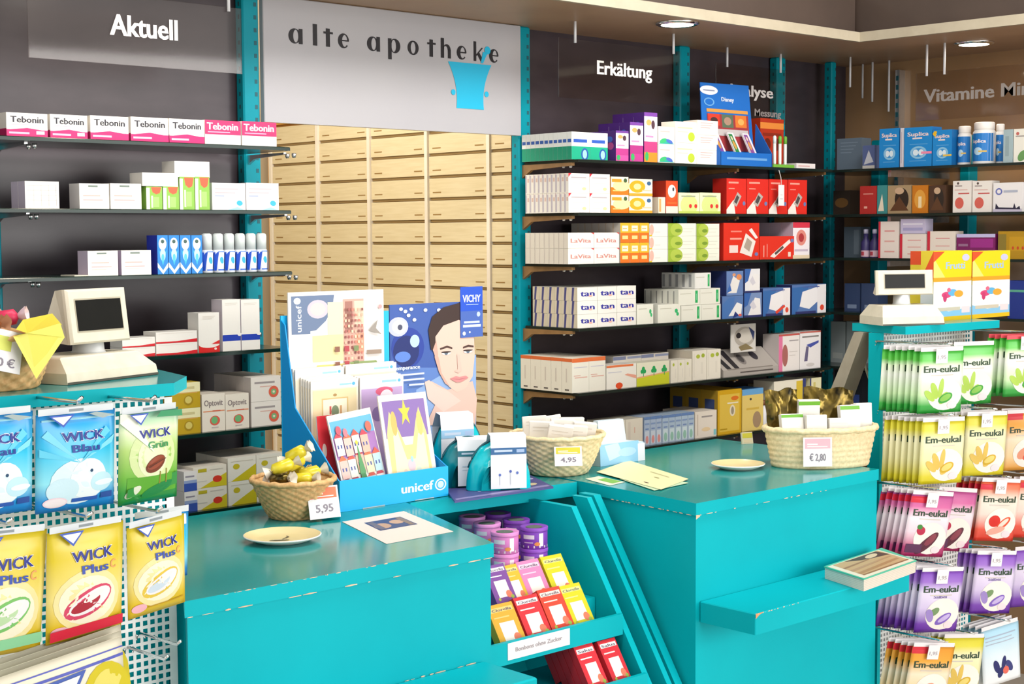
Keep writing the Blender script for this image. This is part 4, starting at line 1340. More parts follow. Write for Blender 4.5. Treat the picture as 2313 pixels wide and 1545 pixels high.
goods('big red carton with white meter picture', 1634, 1715, 503, 586, 'e0301c', rdm, z=Z3, d=.08, sidekey='c02418')
rdt = [('p', [(.30, .12), (.36, .22), (.86, .86), (.9, .72), (.42, .06)], 'f0e6de'), ('p', [(.42, .26), (.66, .58), (.7, .5), (.46, .18)], '54504c'), ('e', .94, .8, .05, .08, '6c7cb4'), ('r', .1, .1, .13, .6, 'f0a090'), ('r', .2, .1, .22, .66, 'f0a090'), ('r', .82, .1, .9, .3, 'f0d8c8')]
goods('low red carton with a slanting thermometer picture', 1716, 1794, 533, 585, 'e0301c', rdt, z=Z3, d=.04)
gm = [('e', .5, .58, .3, .22, 'e08c80'), ('e', .5, .58, .16, .12, 'b0383c'), ('r', 0, .85, 1, 1, 'd8384c'), ('r', .1, .2, .9, .26, 'c8b8c8'), ('r', 0, 0, 1, .1, 'e4d0b0')]
goods('white and red carton with ring picture', 1791, 1829, 502, 583, 'f0e8ec', gm, z=Z3, d=.05, deep=3, sidekey='c8b4c4', group='ring picture cartons')

# fourth shelf
ln = [('t', 'tan', .16, .34, .42, .7, '34349c'), ('e', .66, .34, .1, .07, 'f0b8a8')]
sl = [('p', [(.2, .0), (.45, .0), (.6, 1), (.3, 1)], '4c4c84'), ('r', .7, .02, .95, .98, 'd8ccb4')]
goods('white carton with small dark blue lettering', 1304, 1437, 647, 742, 'f3efe6', ln, z=Z4, d=.032, ncol=3, nrow=3, deep=6, left=sl, sidekey='dcd0b8', group='dark blue lettering cartons')
gb = [('r', .8, .12, .92, .9, '28b060'), ('r', .84, .3, .88, .7, '7cd49c'), ('r', .08, .7, .6, .74, 'd0ccb8'), ('r', .02, .05, .03, .95, 'd8d4c4')]
gd = [('e', .82, .62, .07, .12, '3cbc74'), ('e', .88, .44, .06, .1, '3cbc74'), ('r', .1, .75, .6, .79, 'ccc8b4')]
h1 = span(1538, 1628, 688, 729, z=Z4)[3]
goods('white carton with green dots, left in the lower row', 1438.5, 1476, 687, 734, 'f2f0e2', gd, z=Z4, d=.06)
goods('white carton with green dots beside the green-barred ones', 1486, 1537, 687, 731, 'f2f0e2', gd, z=Z4, d=.03, deep=3, group='green dot cartons')
goods('white carton with green bar, lower row', 1538, 1628, 688, 729, 'f2f0e2', gb, z=Z4, d=.06, ncol=2, group='green bar cartons, lower row')
goods('white carton with green bar, middle row', 1532, 1627, 652, 687, 'f2f0e2', gb, z=Z4 + h1 + .0004, d=.024, ncol=2, deep=6, left=[('r', .1, .1, .3, .9, 'a8a8a0')], group='green bar cartons, middle row')
h2 = span(1532, 1627, 652, 687, z=Z4 + h1 + .0004)[3]
goods('white carton with green bar, top row', 1569, 1606, 616, 650, 'f2f0ea', gb, z=Z4 + h1 + h2 + .0008, d=.028, deep=5, left=[('r', .1, .1, .5, .9, 'a8a8a8')], group='green bar cartons, top row')
ib = [('p', [(.0, .0), (.0, .62), (.3, .9), (.6, .95), (.5, .3), (.2, .0)], '4c78b8'), ('p', [(.3, .1), (.7, .7), (.95, .6), (.9, .1)], 'f2f0ee'), ('p', [(.5, .0), (.62, .3), (.8, .1)], '28387c'), ('e', .85, .12, .08, .06, 'e86450')]
ih = [('p', [(.0, .4), (.0, 1), (.4, 1), (.2, .5)], '3c68b0'), ('p', [(.2, .05), (.6, .8), (.9, .75), (.95, .05)], 'f2eeec'), ('r', .0, .0, 1, .08, '34386c'), ('p', [(.3, .5), (.5, .7), (.7, .4), (.5, .3)], 'd8d4dc')]
io = [('p', [(.05, .1), (.4, .8), (.8, .6), (.6, .1)], 'f0ece8'), ('e', .75, .75, .16, .12, 'e8945c'), ('e', .45, .85, .1, .06, 'e8a070'), ('p', [(.0, .1), (.2, .5), (.3, .2)], '3c6cb8')]
hb = span(1631, 1679, 668, 720, z=Z4)[3]
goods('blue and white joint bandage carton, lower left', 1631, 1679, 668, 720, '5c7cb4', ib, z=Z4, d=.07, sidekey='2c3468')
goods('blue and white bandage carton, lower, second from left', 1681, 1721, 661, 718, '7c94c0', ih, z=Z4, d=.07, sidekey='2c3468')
goods('blue bandage carton with orange spot, stacked upper left', 1641, 1679, 612, 668, '6c88bc', io, z=Z4 + hb + .0005, d=.07, sidekey='2c3870')
hc = span(1681, 1721, 661, 718, z=Z4)[3]
goods('white bandage carton with blue corner, stacked second', 1683, 1717, 607, 661, 'eeecee', ih, z=Z4 + hc + .0005, d=.07, sidekey='4c5890')
big = [('p', [(.0, .0), (.0, .9), (.5, .95), (.25, .3), (.1, .0)], '3c6cac'), ('p', [(.22, .25), (.3, .75), (.72, .9), (.85, .5), (.5, .15)], 'f2eeee'), ('r', .74, .0, 1, .98, 'efeaea'), ('e', .88, .18, .06, .1, 'e04c34'), ('r', .3, .9, .8, .93, '54609c'), ('r', .1, .0, .7, .08, '34386c')]
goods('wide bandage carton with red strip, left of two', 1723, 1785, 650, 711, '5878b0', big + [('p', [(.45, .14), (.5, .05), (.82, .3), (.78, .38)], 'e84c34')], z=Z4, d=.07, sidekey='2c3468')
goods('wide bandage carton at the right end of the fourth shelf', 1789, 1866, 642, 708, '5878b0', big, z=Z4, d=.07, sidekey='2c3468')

# fifth shelf
ot = [('r', 0, .88, 1, 1, 'e87440'), ('r', .1, .72, .9, .74, 'c8c0d0'), ('r', .15, .42, .9, .45, 'e8b4a4'), ('r', .1, .48, .5, .5, 'e0a090')]
goods('white carton with orange top band', 1292, 1368, 807, 888, 'f2ebdc', ot, z=Z5, d=.045, ncol=2, deep=5, left=[('r', 0, .9, 1, 1, 'e4703c'), ('r', .3, .06, .7, .1, '5c5450'), ('r', .4, .3, .5, .7, 'd8ccc0')], group='orange band cartons')
wr = [('r', 0, .9, .9, .99, 'e87c4c'), ('e', .42, .12, .12, .13, 'e8542c'), ('r', .05, .68, .5, .71, 'c4c0d0'), ('p', [(.6, .55), (1, .35), (1, .5), (.7, .6)], 'f0a890')]
goods('white carton with orange dot and top stripe', 1370, 1437.5, 823, 882, 'f3ece0', wr, z=Z5, d=.06, cat='medicine box')


def clover(u):
    return [('e', u - .04, .62, .045, .09, '2ca85c'), ('e', u + .04, .62, .045, .09, '2ca85c'), ('e', u, .74, .045, .09, '2ca85c'), ('r', u - .008, .4, u + .012, .6, '2ca85c')]


goods('yellow-green carton with three clover leaves', 1438, 1512, 817, 877, 'f0ebd0', [('p', [(0, 0), (1, 0), (1, .5), (0, .34)], 'd0d430'), ('p', [(0, .33), (1, .49), (1, .54), (0, .39)], 'f0b080')] + clover(.2) + clover(.52) + clover(.84), z=Z5, d=.06)
goods('flat white carton with blue print behind the clovers', 1385, 1510, 800, 876, 'f0e8dc', [('r', .0, .86, .45, .98, '8c94b8'), ('r', .5, .88, 1, .96, 'a0a8c8')], z=Z5, d=.05, at=3.345, ncol=2, group='blue print cartons behind the clover carton')
sm = [('e', .4, .8, .14, .07, 'b4c040'), ('r', .1, .1, .14, .9, 'e0d8c8'), ('r', .6, .2, .75, .6, 'e8e0d0')]
goods('slim cream carton with olive leaf', 1515, 1563, 812, 868, 'f0e8d6', sm, z=Z5, d=.05, ncol=3, group='slim olive leaf cartons')
goods('tall cream carton with olive leaf', 1564, 1628, 790, 862, 'f0e8d8', sm + [('e', .75, .82, .12, .07, 'a8b83c')], z=Z5, d=.055, ncol=2, deep=2, sidekey='d8ccb8', group='tall olive leaf cartons')
a, b, z0, h = span(1634, 1758, 776, 850, z=Z5)
wd = thing('meter_display', ((a + b) / 2, YF, Z5), 'grey sloping display with dark straps and an upright photo card', 'counter display')
w = b - a
mb = MB()
mb.yzprism([(0, 0), (0, .022), (.075, .085), (.09, .085), (.09, 0)], -w / 2, w / 2, 'b4aca4')
fs = flat((-w / 2, -.0004, .0223), (w, 0, 0), (0, .075, .063), (0, -.6, .75))
mb.decal(fs, [('p', [(.08, .05), (.16, .05), (.1, .95), (.02, .95)], '2c2c30'), ('p', [(.22, .05), (.30, .05), (.28, .95), (.18, .95)], '302c30'), ('e', .45, .5, .07, .3, '8c8480'), ('e', .45, .5, .05, .2, '4c4848'), ('e', .72, .6, .06, .22, '38343c'), ('r', .08, .0, .9, .04, '8c847c')])
mb.decal(flat((-w / 2, -.0004, 0), (w, 0, 0), (0, 0, .022), (0, -1, 0)), [('r', .3, .4, .9, .6, '5c5450')])
mb.build('sloping_stand', wd)
q0, q1 = onY(1650, 750, 3.30), onY(1706, 750, 3.30)
zt, zb_ = onY(1678, 732, 3.30).z, onY(1678, 795, 3.30).z
mb = MB()
cx0, cx1 = q0.x - (a + b) / 2, q1.x - (a + b) / 2
mb.box(cx0, cx1, .028, .031, zb_ - Z5, zt - Z5, 'ddd8d0')
mb.decal(flat((cx0, .0278, zb_ - Z5), (cx1 - cx0, 0, 0), (0, 0, zt - zb_), (0, -1, 0)), [('e', .55, .55, .42, .36, 'b8b0a4'), ('e', .58, .58, .3, .26, 'd8d0c4'), ('e', .3, .6, .1, .1, '2c2828'), ('p', [(.3, .2), (.6, .3), (.9, .1), (.4, .05)], '8c7c58'), ('p', [(.7, .9), (.95, .7), (.9, .4), (.82, .6)], '34406c')])
mb.build('photo_card', wd)
pk = [('r', 0, .0, .18, 1, 'e87ca4'), ('e', .3, .42, .14, .3, 'b06c64'), ('r', .0, .95, 1, 1, 'c85c54'), ('r', .5, .8, .95, .83, 'a49c9c'), ('r', .5, .5, .9, .52, 'd0c8c0'), ('r', .5, .4, .8, .42, 'd0c8c0')]
goods('white carton with pink edge and handheld device', 1759, 1806, 754, 838, 'f2eae4', pk, z=Z5, d=.07, sidekey='d8ccc8')
dv = [('p', [(.3, .64), (.9, .74), (.9, .68), (.5, .56)], '4c58a8'), ('p', [(.2, .2), (.3, .6), (.42, .6), (.36, .2)], '6c6484'), ('e', .5, .1, .2, .05, 'd8d0cc'), ('r', .1, .84, .9, .88, '8c8480'), ('r', .0, .96, 1, 1, 'c8685c')]
goods('white carton with blue-handled device at the shelf end', 1807, 1854, 748, 835, 'f2ecea', dv, z=Z5, d=.07)

# sixth shelf
wh6 = [('r', .15, .1, .3, .9, 'e6d8c8'), ('r', .5, .5, .56, .7, 'e8b8a4')]
goods('cream carton partly hidden by the blue paper bag', 1372, 1452, 948, 1010, 'efe4d2', wh6, z=Z6, d=.09, ncol=2, sidekey='d8cbb4', topkey='cfc8b8', group='cream cartons behind the paper bag')
vs = [('r', .14, .05, .86, .5, 'd8e0ec'), ('e', .5, .2, .26, .14, 'e89c98'), ('r', .2, .55, .8, .6, '7c94c4'), ('r', .1, .72, .9, .78, '8ca4cc'), ('r', 0, .9, 1, 1, '6c8cc0')]
vg = [('r', .14, .05, .86, .5, 'd8e8ec'), ('e', .5, .22, .26, .16, '9ccbb8'), ('r', .2, .55, .8, .6, '7c94c4'), ('r', .1, .72, .9, .78, '8ca4cc'), ('r', 0, .9, 1, 1, '6c8cc0')]
goods('blue and white vial carton with rosy spot', 1455, 1495, 940, 1012, 'b4c4dc', vs, z=Z6, d=.04, ncol=3, deep=2, sidekey='9cacc8', group='vial cartons with rosy spot')
goods('blue and white vial carton with green spot', 1496, 1568, 934, 1005, 'b4c8dc', vg, z=Z6, d=.04, ncol=5, deep=2, sidekey='9cacc8', group='vial cartons with green spot')
goods('cream carton with grey title on the lowest shelf', 1570, 1619, 928, 992, 'efe4d6', [('r', .3, .76, .8, .82, 'a49c98'), ('r', .86, .04, .98, .26, '8ccfd4'), ('r', .1, .1, .14, .9, 'd0c0b0'), ('e', .5, .3, .2, .08, 'f0d4a8')], z=Z6, d=.035, deep=4, left=[('r', .1, .1, .4, .9, 'bcb0ac')], group='grey title cartons on the lowest shelf')
gy = [('r', .0, .0, 1, 1, 'd8a81c'), ('r', .08, .06, .92, .9, 'e4c04c'), ('e', .72, .8, .16, .05, 'e07424'), ('e', .62, .52, .12, .13, 'ece0c0'), ('e', .62, .52, .06, .09, 'a09480'), ('r', .1, .1, .4, .13, 'b89418'), ('r', .4, .68, .86, .71, 'f0e8cc')]
goods('tall golden yellow carton with medallion', 1621, 1675, 880, 986, 'd8a820', gy, z=Z6, d=.07, deep=3, sidekey='b08c2c', left=[('r', .2, .55, .8, .8, '3c4c7c'), ('r', .1, .2, .9, .3, '8c7430')], group='golden yellow cartons')
gb2 = [('r', .0, .0, 1, .86, 'e8cc74'), ('r', 0, .86, 1, 1, '6ca8d8'), ('e', .7, .25, .2, .2, 'a88c6c'), ('r', .2, .5, .8, .55, 'd8b44c'), ('e', .4, .76, .05, .03, '4c4840')]
goods('yellow carton with light blue top', 1676, 1724, 878, 975, 'e0bc5c', gb2, z=Z6, d=.08, topkey='4c8cd0')
q = onY(1732, 950, YF)
t = thing('pill_bottle', (q.x, YF + .02, Z6), 'white bottle with brown cap beside the yellow cartons', 'bottle')
mb = MB()
mb.lathe([(.015, 0), (.017, .003), (.017, .07), (.012, .078), (.012, .082)], 'ecebf0', 18)
mb.build('bottle_body', t)
mb = MB()
mb.lathe([(.0155, .08), (.0155, .094), (.013, .097)], '7c4c30', 18)
mb.build('cap', t)
goods('white carton with yellow stripe on the lowest shelf, behind foil', 1748, 1820, 858, 962, 'f0e8d4', [('r', .7, .4, .9, .96, 'e0c040'), ('r', .9, 0, 1, 1, '3c4478')], z=Z6, d=.09)
goods('carton with orange-yellow lid behind the yellow carton', 1724, 1780, 866, 966, 'e8d8b4', [('r', 0, .8, 1, 1, 'e8a41c'), ('r', .1, .2, .9, .6, '9cc0dc')], z=Z6, d=.07, topkey='e8a820', at=3.365)
goods('small cream carton at the far end of the lowest shelf', 1829, 1855, 853, 945, 'ece4b8', [('r', .3, .2, .5, .9, 'd8c878'), ('r', 0, 0, .12, 1, '3c4478')], z=Z6, d=.06)

# ---------------------------------------------------------------- right-hand wall
vb = [('t', 'Suplica', .12, .78, .1, .76, 'f0d8d0'), ('r', .3, .7, .65, .74, 'e8dcd8'), ('e', .52, .36, .3, .16, '8cc4e4'), ('e', .52, .36, .22, .11, '3c94d4'), ('e', .42, .36, .1, .08, 'dcecf4'), ('e', .62, .36, .1, .08, 'dcecf4'), ('r', .2, .56, .85, .58, '5ca8e0'), ('r', .2, .14, .8, .16, '5ca8e0')]
for k, (p0, p1, tp, bt) in enumerate(((1986, 2031, 290, 368), (2042, 2105, 287, 368), (2106, 2150, 293, 367))):
    goods('bright blue vitamin carton, %s' % ('standing leftmost', 'widest with red strip', 'beside the white bottles')[k], p0, p1, tp, bt, '1c88d0', vb + [[], [('r', .62, .32, 1, .38, 'f08cac')], [('r', .55, .26, 1, .31, 'e8c04c'), ('p', [(0, .9), (.1, .98), (.24, .96), (.14, .8)], 'f0bc28')]][k],
          z=Z1, d=.06, plane='X', sidekey='176cae', group='bright blue vitamin cartons')
goods('thin white carton edge between the blue cartons', 2033, 2041, 289, 368, 'd8d4dc', [('r', .3, .1, .5, .9, 'b8a8b4')], z=Z1, d=.06, plane='X')


def jar(px0, px1, ptop, pbot, label, y=XF + .03, cap='efe8e2'):
    p = onX((px0 + px1) / 2, pbot, y)
    a_, b_ = onX(px0, pbot, y), onX(px1, pbot, y)
    r = abs(b_.y - a_.y) / 2 * .8
    h = onX((px0 + px1) / 2, ptop, y).z - Z1
    t = thing('vitamin_bottle', (y + .012, p.y, Z1), label, 'bottle', 'white and blue vitamin bottles')
    mb = MB()
    mb.lathe([(r * .94, 0), (r, .004), (r, h * .76), (r * .8, h * .84)], 'f0ece8', 22)
    fn = lambda u, v, off: Vector((-(r + off) * math.cos((u - .5) * 3), -(r + off) * math.sin((u - .5) * 3), h * (.07 + .66 * v)))
    fn.curved = True
    mb.decal(fn, [('r', 0, 0, 1, 1, '1f78c4'), ('t', 'Suplica', .22, .66, .13, .5, 'f0e0dc'), ('e', .48, .36, .14, .14, 'b4d4e8'), ('r', .5, .32, .75, .38, 'd8b454')])
    mb.build('bottle_body', t)
    mb = MB()
    mb.lathe([(r * .86, h * .82), (r * .9, h * .84), (r * .9, h * .98), (r * .8, h)], cap, 22)
    mb.build('cap', t)


jar(2157, 2191, 285, 365, 'smaller white and blue vitamin bottle')
jar(2190, 2247, 276, 363, 'large white and blue vitamin bottle', XF + .02)
jar(2243, 2266, 280, 362, 'rear white and blue vitamin bottle, half hidden', XF + .07)
goods('pale grey carton between bottles and right photo edge', 2266, 2288, 292, 362, 'a8bcc0', [('r', .2, .2, .6, .8, '94a8ac')], z=Z1, d=.06, plane='X')
goods('white carton with green leaf at the right photo edge', 2289, 2335, 290, 361, 'f0ece0', [('e', .45, .2, .25, .14, '6c9c5c', .4), ('r', .1, .76, .7, .8, 'a8a09c'), ('e', .2, .86, .08, .05, 'c86c64')], z=Z1, d=.06, plane='X')
dark1 = [('e', .6, .5, .3, .4, '2c241c'), ('e', .5, .8, .2, .12, 'c8a888'), ('p', [(.1, .1), (.5, .6), (.9, .1)], '5c3c24')]
for k, (p0, p1, c, e) in enumerate(((1942, 1980, 'b0302c', [('r', .2, .7, .8, .74, 'd88c80'), ('r', .25, .2, .45, .28, 'e8a898')]), (1981, 2004, '3c8c8c', [('p', [(.1, .1), (.5, .7), (.7, .1)], 'e8dcc4')]), (2005, 2058, 'a8906c', dark1), (2060, 2096, 'c8781c', [('e', .5, .5, .36, .34, 'e0a040'), ('r', .4, .2, .6, .6, 'f0d8a8')]), (2098, 2136, '4c3424', dark1))):
    goods('%s picture carton on the second shelf of the right-hand wall' % ('deep red', 'teal', 'sand brown', 'amber orange', 'dark brown')[k], p0, p1, 418 + (k == 0) * 2, 474, c, e, z=Z2, d=.05, plane='X', cat='cosmetic box', name='cosmetic_box')
rw = [('r', .12, .82, .5, .86, 'a89c98'), ('e', .36, .3, .24, .18, 'd86458'), ('r', .3, .58, .9, .62, 'c8504c'), ('r', .1, .7, .8, .73, 'e0b8b0'), ('e', .28, .92, .06, .04, '5c4c48')]
for k, (p0, p1) in enumerate(((2152, 2194), (2196, 2240))):
    goods('white carton with red disc on the right-hand wall, %s' % ('inner one', 'outer one')[k], p0, p1, 408, 473, 'f0e8e0', rw, z=Z2, d=.05, plane='X', group='red disc cartons')
goods('white carton with violet title and dark skyline', 2243, 2309, 412, 472, 'f0ebea', [('e', .2, .7, .12, .12, '6c74b8'), ('e', .2, .7, .07, .07, 'f0ebea'), ('r', .36, .66, .85, .74, 'b4b8c8'), ('r', .0, .0, 1, .1, 'c8c0d4'), ('p', [(.08, .1), (.1, .3), (.2, .16), (.7, .14), (.74, .3), (.8, .12), (.92, .2), (.95, .08)], '2c2840')], z=Z2, d=.05, plane='X')
ex = [('r', .0, .0, .1, 1, 'd02c40'), ('r', .3, .72, .8, .76, 'e09c98'), ('r', .3, .44, .8, .48, 'e4b0a8'), ('r', .3, .16, .8, .2, 'e0a098')]
goods('cream tester carton with red edge, left', 1984, 2030, 500, 590, 'ece0d6', ex, z=Z3 + .0, d=.05, plane='X', group='red-edged cream cartons')
goods('cream tester carton with red edge, middle', 2032, 2092, 528, 590, 'ece0d6', ex, z=Z3, d=.05, plane='X', group='red-edged cream cartons')
goods('wide cream carton with red edge, right', 2094, 2158, 522, 588, 'ece0d2', ex, z=Z3, d=.05, plane='X', group='red-edged cream cartons')
goods('plum carton with orange dots', 2160, 2248, 528, 584, '7c2060', [('r', .36, .45, .95, .8, 'a03088'), ('r', 0, .86, 1, 1, 'c8c0e8')] + [('e', .4 + .15 * i, .2, .03, .06, 'd88c34') for i in range(4)] + [('r', .05, .5, .3, .6, '9c7090')], z=Z3, d=.05, plane='X')
goods('ochre carton with red dots near the right edge', 2254, 2340, 522, 592, 'b88c1c', [('r', .3, .3, 1, .8, 'c89820')] + [('e', .4 + .13 * i, .4, .03, .06, 'c84824') for i in range(4)] + [('r', 0, .2, .22, .9, '8c7830')], z=Z3, d=.05, plane='X')
h3 = span(2032, 2092, 528, 590, 'X', z=Z3)[3]
goods('flat lavender and silver pack lying on the red-edged cartons', 2034, 2090, 494, 526, 'c8c0dc', [('r', .1, .2, .9, .4, 'a8a4cc'), ('r', .1, .6, .9, .7, 'e8e4f0')], z=Z3 + h3 + .0005, d=.05, plane='X', cat='cosmetic box', name='cosmetic_box')
# dim corner goods
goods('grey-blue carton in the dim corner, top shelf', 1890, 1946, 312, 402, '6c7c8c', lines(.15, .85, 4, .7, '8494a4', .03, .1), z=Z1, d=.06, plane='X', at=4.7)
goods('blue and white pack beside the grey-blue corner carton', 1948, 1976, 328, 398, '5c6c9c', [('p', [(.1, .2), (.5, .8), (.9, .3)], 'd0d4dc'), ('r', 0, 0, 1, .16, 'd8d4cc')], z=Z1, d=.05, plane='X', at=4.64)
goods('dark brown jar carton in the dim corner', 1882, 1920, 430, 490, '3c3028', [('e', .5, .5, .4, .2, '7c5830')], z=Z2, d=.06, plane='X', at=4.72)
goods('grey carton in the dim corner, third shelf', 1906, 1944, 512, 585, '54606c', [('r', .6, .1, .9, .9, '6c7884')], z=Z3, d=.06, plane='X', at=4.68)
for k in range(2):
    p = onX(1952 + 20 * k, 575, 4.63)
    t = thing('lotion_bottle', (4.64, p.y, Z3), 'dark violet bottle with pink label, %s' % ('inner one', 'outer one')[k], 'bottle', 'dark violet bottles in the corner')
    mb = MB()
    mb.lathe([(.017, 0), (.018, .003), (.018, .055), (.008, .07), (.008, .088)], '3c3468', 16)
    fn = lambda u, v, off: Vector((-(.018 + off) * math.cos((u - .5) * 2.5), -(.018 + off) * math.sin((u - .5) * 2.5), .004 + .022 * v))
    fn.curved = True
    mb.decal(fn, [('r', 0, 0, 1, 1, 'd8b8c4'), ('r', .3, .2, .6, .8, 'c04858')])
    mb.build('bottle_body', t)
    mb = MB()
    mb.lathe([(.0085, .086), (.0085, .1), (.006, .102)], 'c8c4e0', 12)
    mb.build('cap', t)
for k, (p0, p1) in enumerate(((1907, 1942), (1945, 1984))):
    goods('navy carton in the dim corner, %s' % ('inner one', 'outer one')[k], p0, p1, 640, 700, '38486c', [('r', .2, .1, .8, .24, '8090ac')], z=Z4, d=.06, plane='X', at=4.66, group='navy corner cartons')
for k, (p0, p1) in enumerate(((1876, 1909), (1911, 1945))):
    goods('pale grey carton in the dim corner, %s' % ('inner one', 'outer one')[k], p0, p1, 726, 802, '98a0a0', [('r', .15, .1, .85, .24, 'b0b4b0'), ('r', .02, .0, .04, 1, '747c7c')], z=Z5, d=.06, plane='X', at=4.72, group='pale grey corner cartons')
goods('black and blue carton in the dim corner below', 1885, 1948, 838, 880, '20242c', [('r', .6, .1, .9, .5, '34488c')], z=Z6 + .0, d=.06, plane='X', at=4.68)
goods('navy carton with orange tag at the right edge', 2276, 2345, 634, 722, '24388c', [('r', 0, .7, 1, .76, '5ca890'), ('r', .55, .1, 1, .3, 'd88c5c')], z=Z4, d=.06, plane='X')

# ================================================================== GOODS ON THE COUNTERS AND RACK TOPS
def frame_y(loc, ang):
    return (0, 0, ang)


# ---------------------------------------------------------------- customer displays
def pole_display(loc, ang, bw, bd, bh, neck_h, hw, hh, hd, label, scr, tilt=8, slope=.55, dx=0.0):
    """wedge base, round neck, tilted display head; local front is -y"""
    t = thing('customer_display', loc, label, 'cash register display', None, (0, 0, ang))
    mb = MB()
    poly0 = [(-bw / 2, 0), (bw / 2, 0), (bw / 2, bd), (-bw / 2, bd)]
    ins = .012
    mb.loft([[(x, y, 0) for x, y in poly0], [(x * .985, .004 + y * .985, bh * .42) for x, y in poly0],
             [(x * .86, bd * (1 - slope) * .45 + y * .62, bh * .94) for x, y in poly0], [(x * .83, bd * (1 - slope) * .48 + y * .60, bh) for x, y in poly0]], BEIGE, smooth=False)
    mb.face([(-bw / 2, -.0004, .0), (bw / 2, -.0004, .0), (bw / 2, -.0004, .004), (-bw / 2, -.0004, .004)], '5a564c')
    mb.build('base', t)
    mb = MB()
    cy = bd * .52
    mb.lathe([(bw * .14, bh * .98), (bw * .125, bh + .004), (bw * .12, bh + neck_h)], GREYP, 24, (0, cy, 0))
    mb.build('neck', t, (dx, 0, 0))
    mb = MB()
    z0 = bh + neck_h
    tl = math.tan(R(tilt))
    y0 = cy - hd * .35
    f = [(-hw / 2, y0, z0), (hw / 2, y0, z0), (hw / 2, y0 + hh * tl, z0 + hh), (-hw / 2, y0 + hh * tl, z0 + hh)]
    b = [(-hw * .40, y0 + hd, z0 + hh * .05), (hw * .40, y0 + hd, z0 + hh * .05), (hw * .36, y0 + hd * .5 + hh * tl, z0 + hh * .97), (-hw * .36, y0 + hd * .5 + hh * tl, z0 + hh * .97)]
    k = .94
    fi = [(x * k, y - .004, z0 + hh / 2 + (z - z0 - hh / 2) * .92) for x, y, z in f]
    mb.loft([b, [(x, y + .006, z) for x, y, z in f], f, fi], BEIGE, smooth=False)
    hd_o = mb.build('display_head', t, (dx, 0, 0))
    mb = MB()
    u0, v0, u1, v1 = scr
    o = Vector(fi[0])
    U, V = Vector(fi[1]) - o, Vector(fi[3]) - o
    fn = flat(o, U, V, (0, -1, 0))
    mb.decal(fn, [('r', u0 - .015, v0 - .03, u1 + .015, v1 + .03, 'b8b09a'), ('r', u0, v0, u1, v1, SCREEN)], base=.0006, step=.0006)
    tag(mb.build('screen', hd_o), 'dark glossy screen')
    return t


pa, pb = onZ(153, 871, BZ), onZ(358, 846, BZ)
ang = math.atan2(pb.y - pa.y, pb.x - pa.x)
L = (pb - pa).length
mid = (pa + pb) / 2
pole_display((mid.x, mid.y, BZ + .0006), ang, L, .155, .043, .018, .145, .094, .085, 'beige customer display with black screen on the left rack top', (.10, .22, .90, .83), tilt=7, dx=.022)
pa, pb = onZ(2000, 737, BZ), onZ(2128, 733, BZ)
ang = math.atan2(pb.y - pa.y, pb.x - pa.x) - R(6)
L = (pb - pa).length
mid = (pa + pb) / 2
t2 = pole_display((mid.x, mid.y, BZ + .0006), ang, L * 1.02, .13, .052, .026, .168, .066, .05, 'beige customer display with narrow screen on the right rack top', (.12, .26, .86, .86), tilt=4)
mb = MB()
base = Vector((mid.x, mid.y, BZ))
pts = [onY(1958, 700, 2.46), onY(1952, 760, 2.43), onY(1949, 800, 2.43), onY(1958, 840, 2.43), onY(1972, 880, 2.43), onY(1982, 915, 2.43)]
inv = Matrix.Rotation(-ang, 4, 'Z')
mb.tube([inv @ (p - base) for p in pts], .0035, 'd8d0bc', 8)
tag(mb.build('cable', t2), 'beige cable hanging down behind')

# ---------------------------------------------------------------- yellow boxes on the right rack
yb = [('r', 0, .60, 1, 1, 'ecd41c'), ('r', 0, .56, 1, .62, 'e8a42c'), ('p', [(0, .62), (.3, .62), (.0, .9)], 'f0e078'), ('p', [(.0, .99), (.28, .99), (.0, .84)], 'e8542c'), ('t', 'Frutti', .32, .74, .10, .5, 'a4c4e4'), ('e', .84, .9, .1, .05, 'c8c8e4'), ('r', 0, .06, 1, .56, 'ecf2f4'), ('e', .5, .36, .42, .14, 'f8f6f4'),
      ('e', .34, .37, .13, .045, 'd8487c'), ('e', .3, .33, .05, .06, 'c83c70'), ('e', .5, .4, .12, .05, '64b4e0'), ('e', .66, .38, .12, .05, 'f0a83c'), ('e', .4, .44, .05, .03, 'e06c8c'), ('p', [(0, .06), (1, .06), (1, .18), (.4, .13), (0, .2)], '8cc8ec'), ('r', .08, .14, .7, .19, 'd0c8b4'), ('r', .74, .1, .96, .19, 'f4dce0'), ('r', 0, 0, 1, .06, 'e8c020')]
for k, (p0, p1, y) in enumerate(((2108, 2194, 2.29), (2196, 2281, 2.29))):
    goods('yellow and white sweets carton with fruit picture, %s' % ('nearer the display', 'outermost at the board end')[k], p0, p1, 566, 722 - 4 * k, 'e8d03c', yb, z=BZ, d=.04, at=y, left=[('p', [(0, .6), (1, .6), (1, 1)], 'e8542c'), ('r', 0, 0, 1, .5, 'd8e0e4')], cat='sweets box', name='sweets_box', group='yellow sweets cartons')
goods('yellow sweets carton standing behind the display neck', 2080, 2160, 566, 715, 'e8d03c', yb, z=BZ, d=.035, at=2.375, cat='sweets box', name='sweets_box', group='yellow sweets cartons', left=[('r', .0, .8, 1, 1, 'e8542c')])


